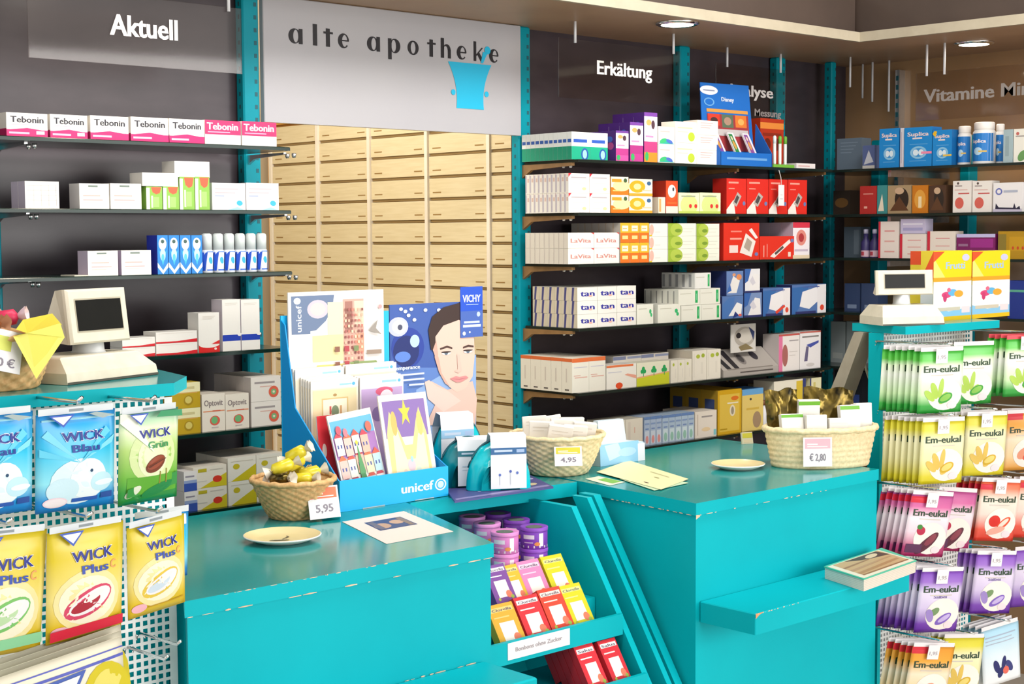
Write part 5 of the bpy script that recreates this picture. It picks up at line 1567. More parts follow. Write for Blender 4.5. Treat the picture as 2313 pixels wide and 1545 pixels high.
# ---------------------------------------------------------------- baskets
def basket(loc, r0, r1, h, key, label, sx=1, sy=1, ang=0, rows=12, stakes=36, flare=.4, rim=.006, coil=False):
    t = thing('wicker_basket', loc, label, 'basket', None, (0, 0, ang))
    mb = MB()
    n = stakes * 4
    nz = rows * 4
    rings = []
    for j in range(nz + 1):
        v = j / nz
        r = r0 + (r1 - r0) * (v ** flare if flare < 1 else v)
        ring = []
        for i in range(n):
            a = 2 * math.pi * i / n
            if coil:
                d = .0022 * abs(math.sin(math.pi * v * rows)) + .0006 * math.sin(a * stakes * 2)
            else:
                ph = math.sin(a * stakes / 2) * (1 if int(v * rows) % 2 else -1)
                d = .0020 * ph * abs(math.sin(math.pi * v * rows)) + .001
            ring.append(((r + d) * sx * math.cos(a), (r + d) * sy * math.sin(a), v * h))
        rings.append(ring)
    inner = [[((r0 + (r1 - r0) * v - .004) * sx * math.cos(2 * math.pi * i / n), (r0 + (r1 - r0) * v - .004) * sy * math.sin(2 * math.pi * i / n), max(v * h, .004)) for i in range(n)] for v in (1, .5, .0)]
    mb.loft(rings + inner, key)
    mb.build('woven_body', t)
    mb = MB()
    pts = [((r1 * sx) * math.cos(2 * math.pi * i / 48), (r1 * sy) * math.sin(2 * math.pi * i / 48), h + .0015 * math.sin(i * 2.3)) for i in range(49)]
    mb.tube(pts, rim, key, 8)
    mb.build('rim', t)
    return t


def price_tag(parent, loc, w, h, head, text, ang, tilt=-6, headtxt=None):
    mb = MB()
    mb.box(-w / 2, w / 2, 0, .0012, 0, h, 'f6f2f2')
    els = [('r', .06, .62, .94, .95, head), ('r', .14, .74, .5, .79, 'f6ece8'), ('r', .14, .67, .84, .70, 'f6ece8'), ('t', text, .22, .2, .24, .56, '8c8490')]
    mb.decal(flat((-w / 2, -.0002, 0), (w, 0, 0), (0, 0, h), (0, -1, 0)), els)
    return tag(mb.build('price_tag', parent, loc, (R(tilt), 0, ang)), 'white price tag with coloured head and %s price' % 'handwritten')


# brown basket with yellow sweets, left counter
B1C = Vector((1.838, 2.695, CZ + .0003))
b1 = basket(B1C, .048, .088, .082, WICKER, 'small round brown basket of yellow sweets on the left counter', rows=13, stakes=40, flare=.75)
price_tag(b1, (.020, -.089, .006), .071, .068, 'ec7c54', '5,95', R(-22) + R(12), tilt=-14)
rnd = random.Random(5)


def sweet(loc, rot, label, key=FOILY, L=.05, r=.013, ends='efe8d8', group=None):
    t = thing('wrapped_sweet', loc, label, 'sweet', group, rot)
    mb = MB()
    mb.lathe([(.004, -L / 2), (r, -L / 2 + .006), (r * 1.05, 0), (r, L / 2 - .006), (.004, L / 2)], key, 14)
    mb.build('wrapped_candy', t)
    for s in (-1, 1):
        mb = MB()
        n = 12
        rings = []
        for q, (rr, zz) in enumerate(((.003, L / 2 - .001), (.008, L / 2 + .006), (.013, L / 2 + .015))):
            rings.append([(rr * (1 + .25 * math.sin(i * 2.6)) * math.cos(2 * math.pi * i / n), rr * (1 + .25 * math.cos(i * 3.1)) * math.sin(2 * math.pi * i / n), s * zz) for i in range(n)])
        mb.loft(rings, ends, cap=False)
        mb.build('twisted_end', t)
    return t


spots = [(-.045, -.018, .088, 80, 10), (.0, -.03, .085, 85, 35), (.034, -.012, .092, 78, 70), (-.02, .02, .093, 90, 120), (.03, .035, .09, 82, 20), (-.03, -.005, .112, 70, 60), (.012, .01, .114, 75, 100), (.0, -.012, .137, 62, 30)]
for k, (x, y, z, tl, yw) in enumerate(spots):
    lab = 'yellow wrapped sweet in the brown basket, ' + ('topmost of the heap', '%s from the bottom' % ORD[k])[0 if k == 7 else 1]
    sweet((B1C.x + x, B1C.y + y, CZ + z), (R(tl), 0, R(yw)), lab, group='yellow sweets in the brown basket', key=FOILY if k not in (0,) else GOLDF)

# wicker basket with white packets, between the counters
b2c = Vector((2.665, 2.735, CZ + .0003))
b2 = basket(b2c, .072, .118, .098, WICKERL, 'round wicker basket of white packets between the two counters', rows=14, stakes=44, flare=.7)
q = Vector((-.70, -.71, 0))
price_tag(b2, (-.070, -.112, .036), .068, .048, 'd8cc3c', '4,95', R(-36), tilt=-18)
for k, (x, y, z, yw, tl) in enumerate(((-.046, -.044, .055, -38, 14), (-.005, -.056, .05, -30, 10), (.036, -.044, .054, -26, 12), (-.058, .0, .058, -44, 4), (-.008, -.02, .062, -34, 6), (.05, .0, .058, -30, 2), (-.03, .045, .064, -40, -6), (.03, .045, .06, -24, -10))):
    t = thing('medicine_packet', b2c + Vector((x, y, z)), 'white packet in the round wicker basket, %s from the front' % ORD[k], 'packet', 'white packets in the round wicker basket', (R(tl), R(tl * .6), R(yw)))
    mb = MB()
    mb.bbox(-.031, .031, -.007, .007, 0, .078, 'f4efe6', .0015)
    mb.decal(flat((-.031, -.0072, 0), (.062, 0, 0), (0, 0, .078), (0, -1, 0)), [('r', .15, .8, .8, .83, 'e0d8cc'), ('r', .15, .7, .6, .72, 'e4dcd0')])
    mb.build('packet_body', t)

# oval basket with white cartons and foil bags, right counter
b3c = Vector((3.235, 2.345, CZ + .0003))
a3 = R(-33)
b3 = basket(b3c, .128, .148, .098, WICKERL, 'large oval pale basket of white cartons on the right counter', sx=1, sy=.58, ang=a3, rows=7, stakes=60, flare=1, rim=.008, coil=True)
price_tag(b3, (-.040, -.0885, .010), .074, .074, 'ecb8c4', '€ 2,80', R(-6), tilt=-3)
e1 = Vector((math.cos(a3), math.sin(a3), 0))
e2 = Vector((-math.sin(a3), math.cos(a3), 0))
wl = [('r', .1, .8, .9, .97, 'f0ece8'), ('r', .15, .2, .6, .24, 'e4dcd8')]
for k, (u, v, z, w, h, yw, tl, gr_) in enumerate(((-.085, -.03, .05, .06, .07, 4, 12, 1), (-.025, -.038, .055, .055, .062, 0, 6, 0), (.035, -.036, .045, .05, .062, -4, 4, 0), (.075, -.02, .05, .055, .088, 6, 10, 1), (.118, .0, .058, .045, .082, 8, 4, 0), (-.03, .01, .06, .056, .092, -6, -4, 1), (.112, .022, .06, .045, .075, 10, -6, 0))):
    t = thing('sample_box', b3c + e1 * u + e2 * v + Vector((0, 0, z + .018)), 'white carton in the oval basket, %s' % ('leftmost in front', 'second in front', 'third in front', 'tallest at the right', 'rightmost at the rim', 'green-edged one in the middle', 'rear one at the right')[k], 'carton', 'white cartons in the oval basket', (R(-tl), 0, a3 + R(yw)))
    mb = MB()
    mb.bbox(-w / 2, w / 2, -.008, .010, 0, h, 'f4f1ea', .001)
    mb.decal(flat((-w / 2, -.0082, 0), (w, 0, 0), (0, 0, h), (0, -1, 0)), wl + ([('r', .0, .86, 1, .97, '6cb02c')] if gr_ else []))
    mb.build('carton_body', t)


def foil_bag(loc, rot, w, h, label, grp):
    t = thing('foil_bag', loc, label, 'foil bag', grp, rot)
    mb = MB()
    nu, nv = 14, 14
    rn = random.Random(int(w * 1e5))
    def pt(i, j, s):
        u, v = i / nu, j / nv
        e = (math.sin(math.pi * u) ** .6) * (math.sin(math.pi * (.06 + .9 * v)) ** .6)
        wr = .005 * math.sin(17 * u + 5 * v) * math.sin(13 * v + 2) + .003 * math.sin(29 * u * v + 1)
        return ((u - .5) * w * (1 + .08 * v), s * (.012 * e) + wr * (1 - .2 * s), v * h + .004 * math.sin(11 * u) * v)
    vs = [pt(i, j, -1) for j in range(nv + 1) for i in range(nu + 1)]
    nb = len(vs)
    vs += [pt(i, j, 1) for j in range(nv + 1) for i in range(nu + 1)]
    fs = []
    for j in range(nv):
        for i in range(nu):
            a = j * (nu + 1) + i
            fs.append((a, a + 1, a + nu + 2, a + nu + 1))
            fs.append((nb + a, nb + a + nu + 1, nb + a + nu + 2, nb + a + 1))
    mb.mesh(vs, fs, GOLDF, True)
    mb.build('crinkled_foil', t)


foil_bag(b3c + e1 * -.084 + e2 * .026 + Vector((0, 0, .06)), (R(-6), R(-4), a3 + R(6)), .085, .135, 'dark gold foil bag with open top, left in the oval basket', 'dark gold foil bags in the oval basket')
foil_bag(b3c + e1 * .036 + e2 * .038 + Vector((0, 0, .06)), (R(-10), R(3), a3 - R(4)), .125, .135, 'crinkled dark gold foil bag, wider one behind the white cartons', 'dark gold foil bags in the oval basket')

# wicker basket with yellow napkin on the left rack top
b4c = Vector((1.045, 2.405, BZ + .0003))
b4 = basket(b4c, .078, .108, .085, WICKER, 'wicker basket with yellow napkin at the left edge of the rack top', rows=10, stakes=36, flare=.8)
mb = MB()
a4 = R(42)
def cam_side(px, py, y):
    return onY(px, py, y) - b4c
P = [cam_side(62, 752, 2.275), cam_side(136, 730, 2.305), cam_side(146, 762, 2.305), cam_side(82, 856, 2.265), cam_side(30, 760, 2.272)]
mb.face(P, 'ece468')
mb.face([p + Vector((.001, .002, 0)) for p in reversed(P)], 'dcd45c')
P2 = [cam_side(36, 744, 2.285), cam_side(52, 722, 2.36), cam_side(84, 726, 2.40), cam_side(118, 708, 2.40), cam_side(140, 734, 2.31), cam_side(62, 753, 2.276)]
mb.face(P2, 'ecd83c')
tag(mb.build('napkin', b4), 'yellow paper napkin folded over the rim')
ca = onY(4, 795, 2.288) - b4c
mb = MB()
mb.box(-.045, .036, 0, .0012, -.03, .036, 'f6f2f2')
mb.decal(flat((-.045, -.0002, -.03), (.081, 0, 0), (0, 0, .066), (0, -1, 0)), [('r', .3, .5, .75, .85, 'd8dc6c'), ('t', '1,50 €', .2, .12, .2, .66, '8c8490')])
tag(mb.build('price_tag', b4, ca, (R(-8), R(14), R(8))), 'white tilted price tag')
for k, (x, y, z, c) in enumerate(((.0, -.02, .102, 'b06c3c'), (.03, .0, .112, 'd8345c'), (-.04, .02, .105, 'c88c5c'), (.02, .045, .108, 'a4603c'))):
    sweet(b4c + Vector((x, y, z)), (R(80), 0, R(40 * k + 10)), 'wrapped sweet in the napkin basket, %s' % ('brown, front', 'bright pink one', 'tan one', 'rust brown, rear')[k], key=c, ends=('c89470', 'f4dce4', 'd8b490', 'b8886c')[k], group='sweets in the napkin basket')


# ---------------------------------------------------------------- plates, sheets, book
def plate(px, py, r, label, arms=False, ry=1.0):
    p = onZ(px, py, CZ)
    t = thing('change_plate', p, label, 'plate', 'cream change plates')
    mb = MB()
    mb.lathe([(r * .62, 0.0004), (r * .66, .0015), (r * .98, .011), (r, .013), (r * .98, .0142), (r * .9, .0115)], CERAMW, 40, cap=False)
    mb.lathe([(.0006, .0045), (r * .6, .005), (r * .66, .0065), (r * .9, .0116), (r * .975, .0143)], CERAM, 40, cap=False)
    if arms:
        fn = flat((-r, -r, .0056), (2 * r, 0, 0), (0, 2 * r, 0), (0, 0, 1))
        mb.decal(fn, [('e', .40, .42, .13, .03, '6c6450', -.5), ('e', .44, .45, .10, .024, 'e6d8a8', -.5), ('p', [(.46, .42), (.62, .52), (.64, .62), (.60, .54), (.45, .44)], '6c6450'), ('p', [(.34, .46), (.42, .38), (.44, .395), (.36, .475)], '4c4638')])
    mb.build('dish', t)
    return t


plate(638, 1222, .077, 'cream change plate with grey swirl on the left counter', arms=True)
plate(1667, 1058, .069, 'plain cream change plate on the right counter')


def sheet(pix, z, label, key, els=(), cat='paper sheet', name='paper_sheet', th=.0006, group=None):
    P = [onZ(x, y, z) for x, y in pix]
    c = sum(P, Vector()) / 4
    t = thing(name, c, label, cat, group)
    mb = MB()
    Q = [p - c for p in P]
    mb.loft([[(q.x, q.y, 0) for q in Q], [(q.x, q.y, th) for q in Q]], key, smooth=False)
    o, U, V = Q[0], Q[1] - Q[0], Q[3] - Q[0]
    D = Q[2] - Q[1] - Q[3] + Q[0]
    mb.decal(lambda u, v, off: o + U * u + V * v + D * u * v + Vector((0, 0, th + off)), els)
    mb.build('sheet', t)
    return t


sheet([(873, 1229), (1024, 1201), (912, 1155), (773, 1179)], CZ + .0004, 'white sheet with dark photo strip at the left counter edge', 'f4e6da', [('r', .22, .45, .80, .82, '34487c'), ('e', .36, .6, .12, .1, 'c8a080'), ('e', .62, .66, .1, .08, 'd0a888'), ('r', .25, .47, .34, .8, '6c6878'), ('r', .7, .47, .78, .8, '8c7868')])
sheet([(1493, 1106), (1555, 1082), (1420, 1040), (1347, 1066)], CZ + .0032, 'pale yellow leaflet lying across the front of the right counter', 'f2efbc', [('e', .15, .28, .02, .04, '5c4438'), ('r', .74, .2, .78, .5, 'c4c08c'), ('e', .55, .3, .03, .04, 'b4b07c')], cat='leaflet', name='leaflet', group='leaflets on the right counter')
sheet([(1478, 1108), (1555, 1091), (1440, 1066), (1400, 1082)], CZ + .0018, 'mint leaflet tucked under the pale yellow one', 'cfe8c4', [('r', .1, .1, .5, .4, 'b4dca8')], cat='leaflet', name='leaflet', group='leaflets on the right counter')
sheet([(1377, 1097), (1412, 1089), (1352, 1076), (1322, 1082)], CZ + .0006, 'small white and green leaflet at the counter corner', 'ecedd8', [('r', .35, .1, .95, .7, '7cc030')], cat='leaflet', name='leaflet', group='leaflets on the right counter')

# light blue paper bag standing behind the leaflets
a, b = onY(1357, 1000, 2.72), onY(1458, 1000, 2.72)
zt = onY(1400, 948, 2.72).z
t = thing('paper_bag', ((a.x + b.x) / 2, 2.745, CZ + .0003), 'light blue and white paper bag behind the yellow leaflets', 'paper bag')
mb = MB()
w = b.x - a.x
hgt = zt - CZ
mb.loft([[(-w / 2, -.022, 0), (w / 2, -.022, 0), (w / 2, .022, 0), (-w / 2, .022, 0)], [(-w / 2, -.018, hgt * .5), (w / 2, -.018, hgt * .42), (w / 2, .016, hgt * .42), (-w / 2, .016, hgt * .5)], [(-w / 2 * .96, -.016, hgt * .56), (w / 2 * .24, -.016, hgt * .5), (w / 2 * .24, .014, hgt * .5), (-w / 2 * .96, .014, hgt * .56)], [(-w / 2 * .92, -.008, hgt), (w / 2 * .2, -.008, hgt * .98), (w / 2 * .2, .008, hgt * .98), (-w / 2 * .92, .008, hgt)]], 'd4e6f2', smooth=False)
mb.decal(flat((-w / 2, -.0235, 0), (w, 0, 0), (0, .002, hgt * .5), (0, -1, 0)), [('r', .0, .0, .86, .95, '9cd0ee'), ('p', [(.1, .9), (.4, .95), (.5, .4), (.2, .2)], 'c8e4f4'), ('r', .84, .0, 1, .8, 'f0f0f4'), ('e', .6, .5, .2, .2, 'b8dcf2')])
mb.build('bag_body', t)
# small yellow packet by the oval basket
q = onZ(1690, 1003, CZ)
t = thing('medicine_packet', q, 'small cream and yellow packet leaning behind the right change plate', 'packet', None, (R(-12), 0, R(-20)))
mb = MB()
mb.bbox(-.018, .018, 0, .008, .0005, .034, 'ece0c0', .001)
mb.decal(flat((-.018, -.0002, .0005), (.036, 0, 0), (0, 0, .034), (0, -1, 0)), [('r', .05, .5, .95, .9, 'e0d048'), ('r', .1, .1, .9, .4, 'f0d8b0')])
mb.build('packet_body', t)

# book on the ledge of the right counter
LZ = .7752
P = [onZ(1951, 1336, LZ), onZ(2068, 1293, LZ), onZ(1962, 1254, LZ), onZ(1842, 1300, LZ)]
P[2] = P[1].lerp(P[2], .72)
P[3] = P[0].lerp(P[3], .80)
c = sum(P, Vector()) / 4
bk = thing('book', c, 'thick paperback with a brown photo cover on the ledge', 'book')
Q = [p - c for p in P]
TH = .030
mb = MB()
mb.loft([[(q.x, q.y, .0003) for q in Q], [(q.x * 1.0, q.y * 1.0, TH - .003) for q in Q]], 'efe6d8', smooth=False)
for k in range(6):
    for i in (0, 1, 3):
        A, B = Q[i], Q[(i + 1) % 4]
        n_ = Vector((B.y - A.y, A.x - B.x, 0)).normalized() * .0004
        z = .003 + k * .004
        mb.face([A + n_ + Vector((0, 0, z)), B + n_ + Vector((0, 0, z)), B + n_ + Vector((0, 0, z + .0007)), A + n_ + Vector((0, 0, z + .0007))], 'd4cabb')
mb.build('pages', bk)
mb = MB()
mb.loft([[(q.x * 1.02, q.y * 1.02, TH - .003) for q in Q], [(q.x * 1.02, q.y * 1.02, TH) for q in Q]], '58c4a4', smooth=False)
o, U, V = Q[0] * 1.02, (Q[1] - Q[0]) * 1.02, (Q[3] - Q[0]) * 1.02
fn = lambda u, v, off: o + U * u + V * v + Vector((0, 0, TH + off))
mb.decal(fn, [('r', .02, .02, .98, .94, 'f2e6d0'), ('r', .1, .12, .95, .92, 'd0a878'), ('p', [(.3, .9), (.9, .9), (.95, .6), (.7, .66), (.5, .74)], '5c3c30'), ('e', .72, .78, .12, .08, 'e8c8a4', .3), ('p', [(.1, .2), (.9, .3), (.9, .38), (.1, .3)], 'b88858'), ('p', [(.1, .4), (.9, .5), (.9, .55), (.1, .48)], 'c0946c'), ('p', [(.1, .6), (.6, .66), (.6, .7), (.1, .66)], 'a87850'), ('r', .1, .13, .95, .17, '9c6c44')])
tag(mb.build('cover', bk), 'brown photo cover with green edge')

# ---------------------------------------------------------------- blue card display with calendars and cards
UX0, UX1 = onZ(768, 1158, CZ).x, onZ(1015, 1120, CZ).x
UY = onZ(768, 1158, CZ).y
ux = (UX0 + UX1) / 2
uw = UX1 - UX0
dep = .215
un = thing('card_display', (ux, UY, CZ + .0003), 'bright blue cardboard display filled with charity greeting cards', 'counter display')
lip = onY(890, 1070, UY).z - CZ
UB = '18b8fa'
mb = MB()
mb.box(-uw / 2, uw / 2, 0, .004, 0, lip, UB)
mb.box(-uw / 2, uw / 2, .004, dep, 0, .004, UB)
mb.decal(flat((-uw / 2, 0, 0), (uw, 0, 0), (0, 0, lip), (0, -1, 0)), [('t', 'unicef', .555, .30, .30, .30, 'eaf6fc'), ('e', .925, .42, .055, .20, 'eaf6fc'), ('e', .925, .42, .042, .155, '2cb0e6'), ('e', .925, .42, .03, .12, 'cfeefa'), ('r', .2, .0, .4, .03, 'b8c4cc'), ('r', .68, .0, .86, .03, 'b8c4cc')])
mb.build('front_tray', un)
bh = .455
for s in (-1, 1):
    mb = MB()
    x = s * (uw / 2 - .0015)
    mb.yzprism([(.004, 0), (.004, lip), (dep - .05, .215 if s < 0 else .15), (dep - .014, .40 if s < 0 else .2), (dep, .41 if s < 0 else .2), (dep, 0)], x - .0015, x + .0015, '0c98e4')  # deeper blue than the tray: shade of the wings put into the colour
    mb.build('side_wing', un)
mb = MB()
mb.box(-uw / 2, uw / 2, dep, dep + .004, 0, .42, UB)
mb.build('back_panel', un)


def card(parent_loc, px0, px1, ptop, pbot, y, els, base, label, name='greeting_card', th=.004, lean=0.0, cat='greeting card', group=None, z=None, n=1, sidekey='ece4d8', step=.0075, roll=0.0):
    a_, b_, z0, h_ = span(px0, px1, ptop, pbot, 'Y', y, z)
    w_ = b_ - a_
    mb = MB()
    mb.box(-w_ / 2, w_ / 2, 0, th, 0, h_, base, left=sidekey, top=sidekey)
    mb.decal(flat((-w_ / 2, 0, 0), (w_, 0, 0), (0, 0, h_), (0, -1, 0)), els)
    me = mb.data(name)
    for k in range(n):
        o_ = link(name, me, None, ((a_ + b_) / 2 - .002 * k, y + step * k, z0 + .002 * k), (R(-lean), R(roll), 0))
        tag(o_, label + ('' if n == 1 else ', %s' % ('frontmost' if k == 0 else ORD[k] + ' from front')), cat, group)


CB = CZ + .0048
wins = [('r', .46 + .1 * (i % 3), .44 - .14 * (i // 3), .51 + .1 * (i % 3), .49 - .14 * (i // 3), ('8c5c4c', 'b4444c', '7c8c5c')[i % 3]) for i in range(9)]
cal = [('p', [(0, 0), (0, 1), (1, 1), (1, 0)], 'f6f0ec'), ('r', .04, .38, .5, .96, '64789c'), ('e', .04, .96, .50, .52, 'f6f0ec')]
cal = [('r', .03, .62, .22, .965, '6a7c9c'), ('p', [(.03, .965), (.47, .965), (.45, .84), (.38, .73), (.28, .65), (.03, .62)], '6a7c9c'), ('e', .30, .84, .11, .085, 'c8c0cc'), ('e', .30, .84, .08, .06, 'e0c8c8'), ('e', .09, .92, .035, .03, 'e4ecf4'), ('v', 'unicef', .13, .64, .055, .24, 'f0f4fa'),
       ('r', .24, .36, .58, .60, 'ecdca4'), ('r', .40, .60, .58, .9, 'f0e4bc'), ('r', .56, .34, .78, .92, 'd8a898'), ('r', .58, .62, .66, .9, 'a87468'), ('r', .68, .66, .78, .9, 'ecd0b8'), ('r', .70, .42, .78, .60, 'e89c80'), ('r', .28, .05, .62, .33, 'f0dc84'), ('r', .62, .05, .9, .3, 'ead0c4'), *[('r', .57 + .035 * (i % 6), .36 + .05 * (i // 6), .59 + .035 * (i % 6), .385 + .05 * (i // 6), ('a8605c', 'e8b49c', 'c87c6c', '8c544c', 'f0d0b0')[(i * 7) % 5]) for i in range(60)], ('p', [(.6, .34), (.76, .2), (.92, .3), (.9, .34)], '94a86c'), ('r', .8, .4, .96, .44, '9c8878'), ('e', .94, .12, .025, .03, 'd85058'), ('e', .95, .84, .02, .02, 'e0a0a0'), ('p', [(.82, .62), (.92, .72), (.9, .64), (.96, .58)], '9c948c')] + wins + \
      [('r', .34 + .08 * (i % 4), .13 + .07 * (i // 4), .375 + .08 * (i % 4), .17 + .07 * (i // 4), ('c87c4c', 'a8505c', '8c7c4c', 'd0605c')[i % 4]) for i in range(8)] + [('e', .1, .05, .06, .05, '6c8cbc')]
def lift(els, f):
    out = []
    for e in els:
        e = list(e)
        if e[0] == 'p':
            e[1] = [(u, f + (1 - f) * v) for u, v in e[1]]
        elif e[0] == 'r':
            e[2], e[4] = f + (1 - f) * e[2], f + (1 - f) * e[4]
        elif e[0] == 'e':
            e[2], e[4] = f + (1 - f) * e[2], (1 - f) * e[4]
        elif e[0] == 'v':
            e[3], e[5] = f + (1 - f) * e[3], (1 - f) * e[5]
        out.append(tuple(e))
    return out


card(None, 653, 868, 657, 1000, UY + dep - .012, lift(cal, .46), 'f4eeea', 'large town picture calendar standing at the back of the display', name='wall_calendar', cat='calendar', z=CB)
hd1 = [('r', 0, .93, 1, 1, 'f2ede6'), ('r', .55, .955, .85, .97, '9cd0e8'), ('e', .9, .965, .03, .012, '58b4e0'), ('r', 0, .0, 1, .92, 'efe4cc')]
card(None, 668, 778, 832, 1000, UY + dep - .035, hd1, 'f0e8d8', 'cream card pack in the rear row, left', z=CB, n=2, group='card packs of the rear row')
card(None, 782, 896, 822, 1000, UY + dep - .036, hd1, 'efe6d4', 'cream card pack in the rear row, right', z=CB, n=2, group='card packs of the rear row')
tan = [('r', 0, .93, 1, 1, 'f2ede6'), ('r', .6, .95, .86, .965, '9cd0e8'), ('e', .9, .957, .035, .014, '58b4e0'), ('r', .04, .0, .96, .92, 'ecd8ac'), ('r', .22, .38, .78, .74, 'd8bc80'), ('r', .25, .4, .75, .72, 'f4ead0'), ('e', .5, .54, .08, .09, '7c8c6c'), ('r', .38, .5, .42, .62, 'c85c54'), ('r', .6, .5, .64, .62, 'd0a06c'), ('e', .5, .78, .04, .02, 'b08c50')]
card(None, 703, 810, 858, 1040, UY + dep - .068, tan[:4] + lift(tan[4:], .42), 'f0e4cc', 'tan framed picture card pack in the middle row', z=CB, n=5, step=.0065, group='tan card packs of the middle row')
lil = [('r', 0, .92, 1, 1, 'f4f0ee'), ('r', .5, .945, .84, .965, '9cd0e8'), ('e', .9, .955, .035, .014, '58b4e0'), ('r', .03, 0, .97, .9, 'c4a8d4'), ('e', .55, .80, .2, .06, 'd85c7c'), ('e', .6, .7, .16, .12, 'f0e4ec'), ('e', .4, .5, .14, .1, '8c74a8')]
card(None, 814, 912, 850, 1040, UY + dep - .070, lil[:4] + lift(lil[4:], .35), 'e8e0ec', 'lilac card pack in the middle row', z=CB, n=3, group='lilac card packs of the middle row')
card(None, 728, 790, 938, 1090, UY + .088, [('r', 0, 0, 1, 1, 'd8303c'), ('e', .2, .6, .08, .08, 'f0d8c8'), ('e', .3, .3, .06, .06, '6ca060')], 'd02c38', 'red card peeking out behind the town card', z=CB + .002, lean=6)
town = [('r', 0, .0, 1, .97, 'f2ece4'), ('r', .02, .62, .98, .93, '68b4dc'), ('r', .02, .5, .98, .74, 'a878b8'), ('p', [(.38, .30), (.55, .30), (.49, .70)], '5c9c64'), ('r', .42, .70, .54, .73, 'e8d868')]
rn = random.Random(3)
for i in range(14):
    u, v = .04 + .19 * (i % 5), (.05, .30, .52)[i // 5] + rn.uniform(-.02, .02)
    c_ = ('f0e4d8', 'f0b8a4', 'f4d8b4', 'b8d8e0', 'f4ece4', 'f0c4b8')[i % 6]
    town += [('r', u, v, u + .17, v + .2, c_), ('p', [(u - .01, v + .2), (u + .18, v + .2), (u + .085, v + .27)], ('d85c4c', 'c84858', 'e07850')[i % 3]), ('r', u + .03, v + .08, u + .06, v + .12, '4c5c9c'), ('r', u + .1, v + .08, u + .13, v + .12, '4c5c9c')]
town += [('p', [(.40, .10), (.60, .10), (.5, .52)], '4c8c58'), ('p', [(.43, .3), (.57, .3), (.5, .64)], '5c9c64'), ('e', .5, .65, .03, .025, 'f0dc4c'), ('e', .16, .82, .06, .05, 'd85c6c'), ('e', .3, .78, .05, .05, 'e0808c'), ('e', .84, .80, .07, .06, 'd86c5c')]
card(None, 782, 880, 926, 1092, UY + .034, town, 'f2ece4', 'colourful snowy town card in front of the display', z=CB + .006, lean=14, roll=-5)
star = [('r', .05, .04, .95, .95, 'f4ead4'), ('r', .06, .58, .94, .94, '8c70b0'), ('p', [(.08, .1), (.08, .62), (.18, .84), (.3, .7), (.42, .5), (.58, .5), (.7, .72), (.8, .86), (.9, .6), (.92, .1)], 'f2d890'), ('p', [(.16, .1), (.2, .6), (.3, .64), (.42, .36), (.6, .36), (.72, .6), (.84, .6), (.86, .1)], 'f6e8c4'), ('e', .25, .72, .06, .12, 'ecb868'), ('e', .78, .70, .06, .12, 'f0c878'),
        ('p', [(.5, .95), (.535, .86), (.62, .86), (.55, .8), (.58, .7), (.5, .76), (.42, .7), (.45, .8), (.38, .86), (.465, .86)], 'f0dc4c'), ('e', .5, .3, .08, .06, 'e8c8d0'), ('e', .36, .22, .05, .05, 'f4d0b8'), ('e', .64, .24, .05, .05, 'd8e0cc'), ('e', .52, .36, .03, .03, 'a8d0d8')]
card(None, 884, 992, 888, 1078, UY + .020, star, 'f4f0ea', 'card with golden towers under a big yellow star', z=CB + .002, lean=12)

# ---------------------------------------------------------------- blue cosmetic poster, tray and pouches
PY = 2.905
a, b, z0, h = span(882, 1072, 684, 1100, 'Y', PY, CZ + .001)
w = b - a
ps = thing('counter_poster', ((a + b) / 2, PY, CZ + .0006), 'upright blue poster card with a portrait and silver baubles', 'poster')
mb = MB()
mb.box(-w / 2, w / 2, 0, .003, 0, h, '34549c')
hair, skin, sk2 = '382420', 'e6c2b2', 'd4a898'
def pp(px, py):      # photograph position -> poster coordinates
    q_ = onY(px, py, PY)
    return ((q_.x - a) / w, (q_.z - z0) / h)
def pl_(pts): return [pp(*p) for p in pts]
els = [('r', 0, 0, 1, 1, '3c5ca8'), ('p', pl_([(884, 830), (1000, 830), (1000, 1000), (884, 1000)]), '5c80c4'), ('p', pl_([(940, 880), (1075, 800), (1075, 1000), (940, 1000)]), '8cacdc')]
u, v = pp(921, 785)
els += [('e', u, v, .19, .115, '24409c'), ('e', u - .02, v - .02, .15, .09, '16286c'), ('e', u + .08, v + .035, .055, .036, 'b8d4f4'), ('e', u - .06, v - .05, .09, .03, '5c84d4')]
u, v = pp(899, 738)
els += [('e', u, v, .115, .055, 'c4c8d8'), ('e', u + .01, v, .08, .038, 'ecece8'), ('e', u + .02, v - .003, .028, .016, '4c5068')]
for sx_, sy_ in ((915, 703), (905, 698), (922, 712), (928, 698), (960, 700), (935, 722), (990, 700)):
    u, v = pp(sx_, sy_)
    els.append(('e', u, v, .022, .010, 'dce6f8'))
els += [('p', pl_([(988, 900), (972, 860), (1010, 880), (1066, 860), (1076, 900), (1072, 960), (960, 960)]), 'dfbcae'),
        ('p', pl_([(958, 862), (968, 858), (985, 872), (1010, 882), (1040, 905), (1000, 930), (965, 900)]), 'e6c8bc'),
        ('p', pl_([(972, 790), (966, 745), (975, 715), (1000, 694), (1035, 684), (1068, 690), (1066, 760), (1000, 750), (985, 792)]), hair),
        ('p', pl_([(983, 790), (982, 760), (1000, 735), (1035, 722), (1068, 740), (1071, 800), (1066, 850), (1050, 876), (1030, 886), (1012, 872), (994, 840)]), skin),
        ('p', pl_([(983, 790), (990, 810), (996, 842), (1014, 872), (1004, 866), (990, 840), (980, 806)]), sk2),
        ('p', pl_([(976, 790), (984, 768), (988, 800), (984, 812)]), sk2),
        ('p', pl_([(992, 786), (1008, 780), (1020, 784), (1020, 788), (1008, 785), (993, 790)]), '4c342c'), ('p', pl_([(1044, 783), (1056, 778), (1068, 780), (1068, 784), (1056, 783), (1044, 787)]), '4c342c')]
